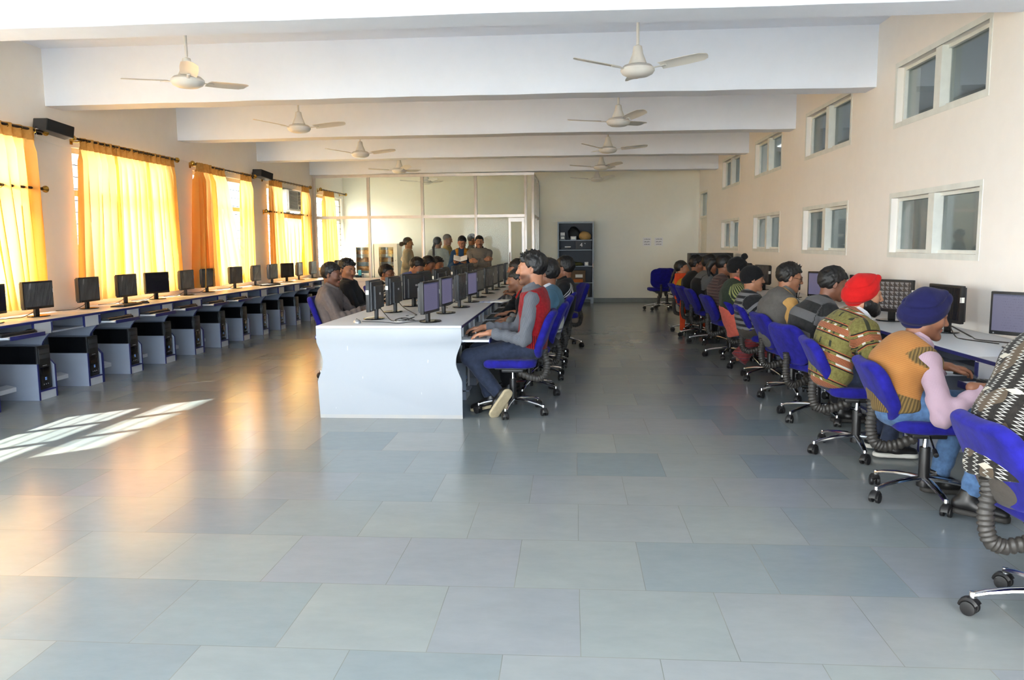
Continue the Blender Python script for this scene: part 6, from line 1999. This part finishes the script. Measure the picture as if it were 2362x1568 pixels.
# two spare chairs by the far wall
seat(1.78, 16.75, PI * .02, 'empty blue chair by the far wall, the nearer of two', 'spare chairs by the far wall')
seat(2.02, 17.35, -.25, 'empty blue chair by the far wall, the farther of two', 'spare chairs by the far wall')
SUN_EL = 36; SUN_E = 18.0; SUN_COL = (1.0, .91, .77); SUN_DIR = (1, .95, -1.04)
SKY_COL = (.58, .79, 1.0, 1); SKY_HAZE = (1.9, 1.85, 1.75, 1); SKY_STR = 6.2; COR_W = 26; EXPOSURE = 1.7
# ------------------------------------------------------------------ daylight
sc = bpy.context.scene
w = bpy.data.worlds.new('sky'); sc.world = w; w.use_nodes = True
nt = w.node_tree; bg = nt.nodes['Background']
# winter sky: pale blue, hazier, warmer and brighter on the sun's side
tc = nt.nodes.new('ShaderNodeTexCoord')
dp = nt.nodes.new('ShaderNodeVectorMath'); dp.operation = 'DOT_PRODUCT'
nt.links.new(tc.outputs['Generated'], dp.inputs[0]); dp.inputs[1].default_value = tuple(-Vector(SUN_DIR).normalized())
rp = nt.nodes.new('ShaderNodeValToRGB')
rp.color_ramp.elements[0].position = 0.0; rp.color_ramp.elements[0].color = SKY_COL
rp.color_ramp.elements[1].position = 1.0; rp.color_ramp.elements[1].color = SKY_HAZE
md = rp.color_ramp.elements.new(.45); md.color = SKY_COL
nt.links.new(dp.outputs['Value'], rp.inputs[0]); nt.links.new(rp.outputs[0], bg.inputs[0])
bg.inputs[1].default_value = SKY_STR
sl = bpy.data.lights.new('sun', 'SUN'); sl.energy = SUN_E; sl.angle = math.radians(.6); sl.color = SUN_COL
so = raw('sun', sl, None, (-20, -10, 20)); so.rotation_euler = Vector(SUN_DIR).to_track_quat('-Z', 'Y').to_euler()
# the glazed openings: portals that only tell the renderer where daylight comes in
def portal(loc, rot, sx, sy):
    L = bpy.data.lights.new('window_portal', 'AREA'); L.shape = 'RECTANGLE'; L.size = sx; L.size_y = sy; L.energy = 1
    L.cycles.is_portal = True
    raw('window_portal', L, None, loc, rot)
for a, c, z0, z1 in ((-4.9, -2.9, .3, 2.7), (-2.3, -.3, 0, 2.7), (.3, 2.4, .3, 2.7)):
    portal(((a + c) / 2, YB - .26, (z0 + z1) / 2), (PI / 2, 0, 0), c - a, z1 - z0)
for k, y0, y1 in LW:
    portal((XL - .24, (y0 + y1) / 2, (WZ0 + WZ1) / 2), (0, -PI / 2, 0), WZ1 - WZ0, y1 - y0)
# unseen lights added to brighten the corridor behind the internal windows
for y in (1.0, 6.5, 12.0, 17.0):
    L = bpy.data.lights.new('corridor_fill', 'AREA'); L.shape = 'RECTANGLE'; L.size = .3; L.size_y = 1.2; L.energy = COR_W; L.color = (1, .98, .94)
    raw('corridor_fill', L, None, (XR + 1.5, y, ZC - .06))

cam = bpy.data.cameras.new('camera'); cam.sensor_width = 36.0; cam.lens = 1835.3533 / 2362 * 36
co = raw('camera', cam, None, (0, 0, 1.3857))
yaw, pit, rol = .0770, -.1199, -.0087
cy, sy = math.cos(yaw), math.sin(yaw)
fw = Vector((-sy * math.cos(pit), cy * math.cos(pit), math.sin(pit))); r0 = Vector((cy, sy, 0)); u0 = r0.cross(fw)
rr = math.cos(rol) * r0 + math.sin(rol) * u0; uu = -math.sin(rol) * r0 + math.cos(rol) * u0
co.rotation_euler = Matrix((rr, uu, -fw)).transposed().to_euler()
cam.clip_end = 200
sc.camera = co
vs = sc.view_settings
vs.view_transform = 'Standard'; vs.look = 'None'; vs.gamma = 1.0; vs.exposure = EXPOSURE; vs.use_curve_mapping = False
sc.cycles.use_denoising = True
sc.cycles.max_bounces = 10; sc.cycles.diffuse_bounces = 5; sc.cycles.transparent_max_bounces = 12; sc.cycles.glossy_bounces = 4
sc.cycles.sample_clamp_indirect = 6.0
sc.cycles.caustics_reflective = False; sc.cycles.caustics_refractive = False
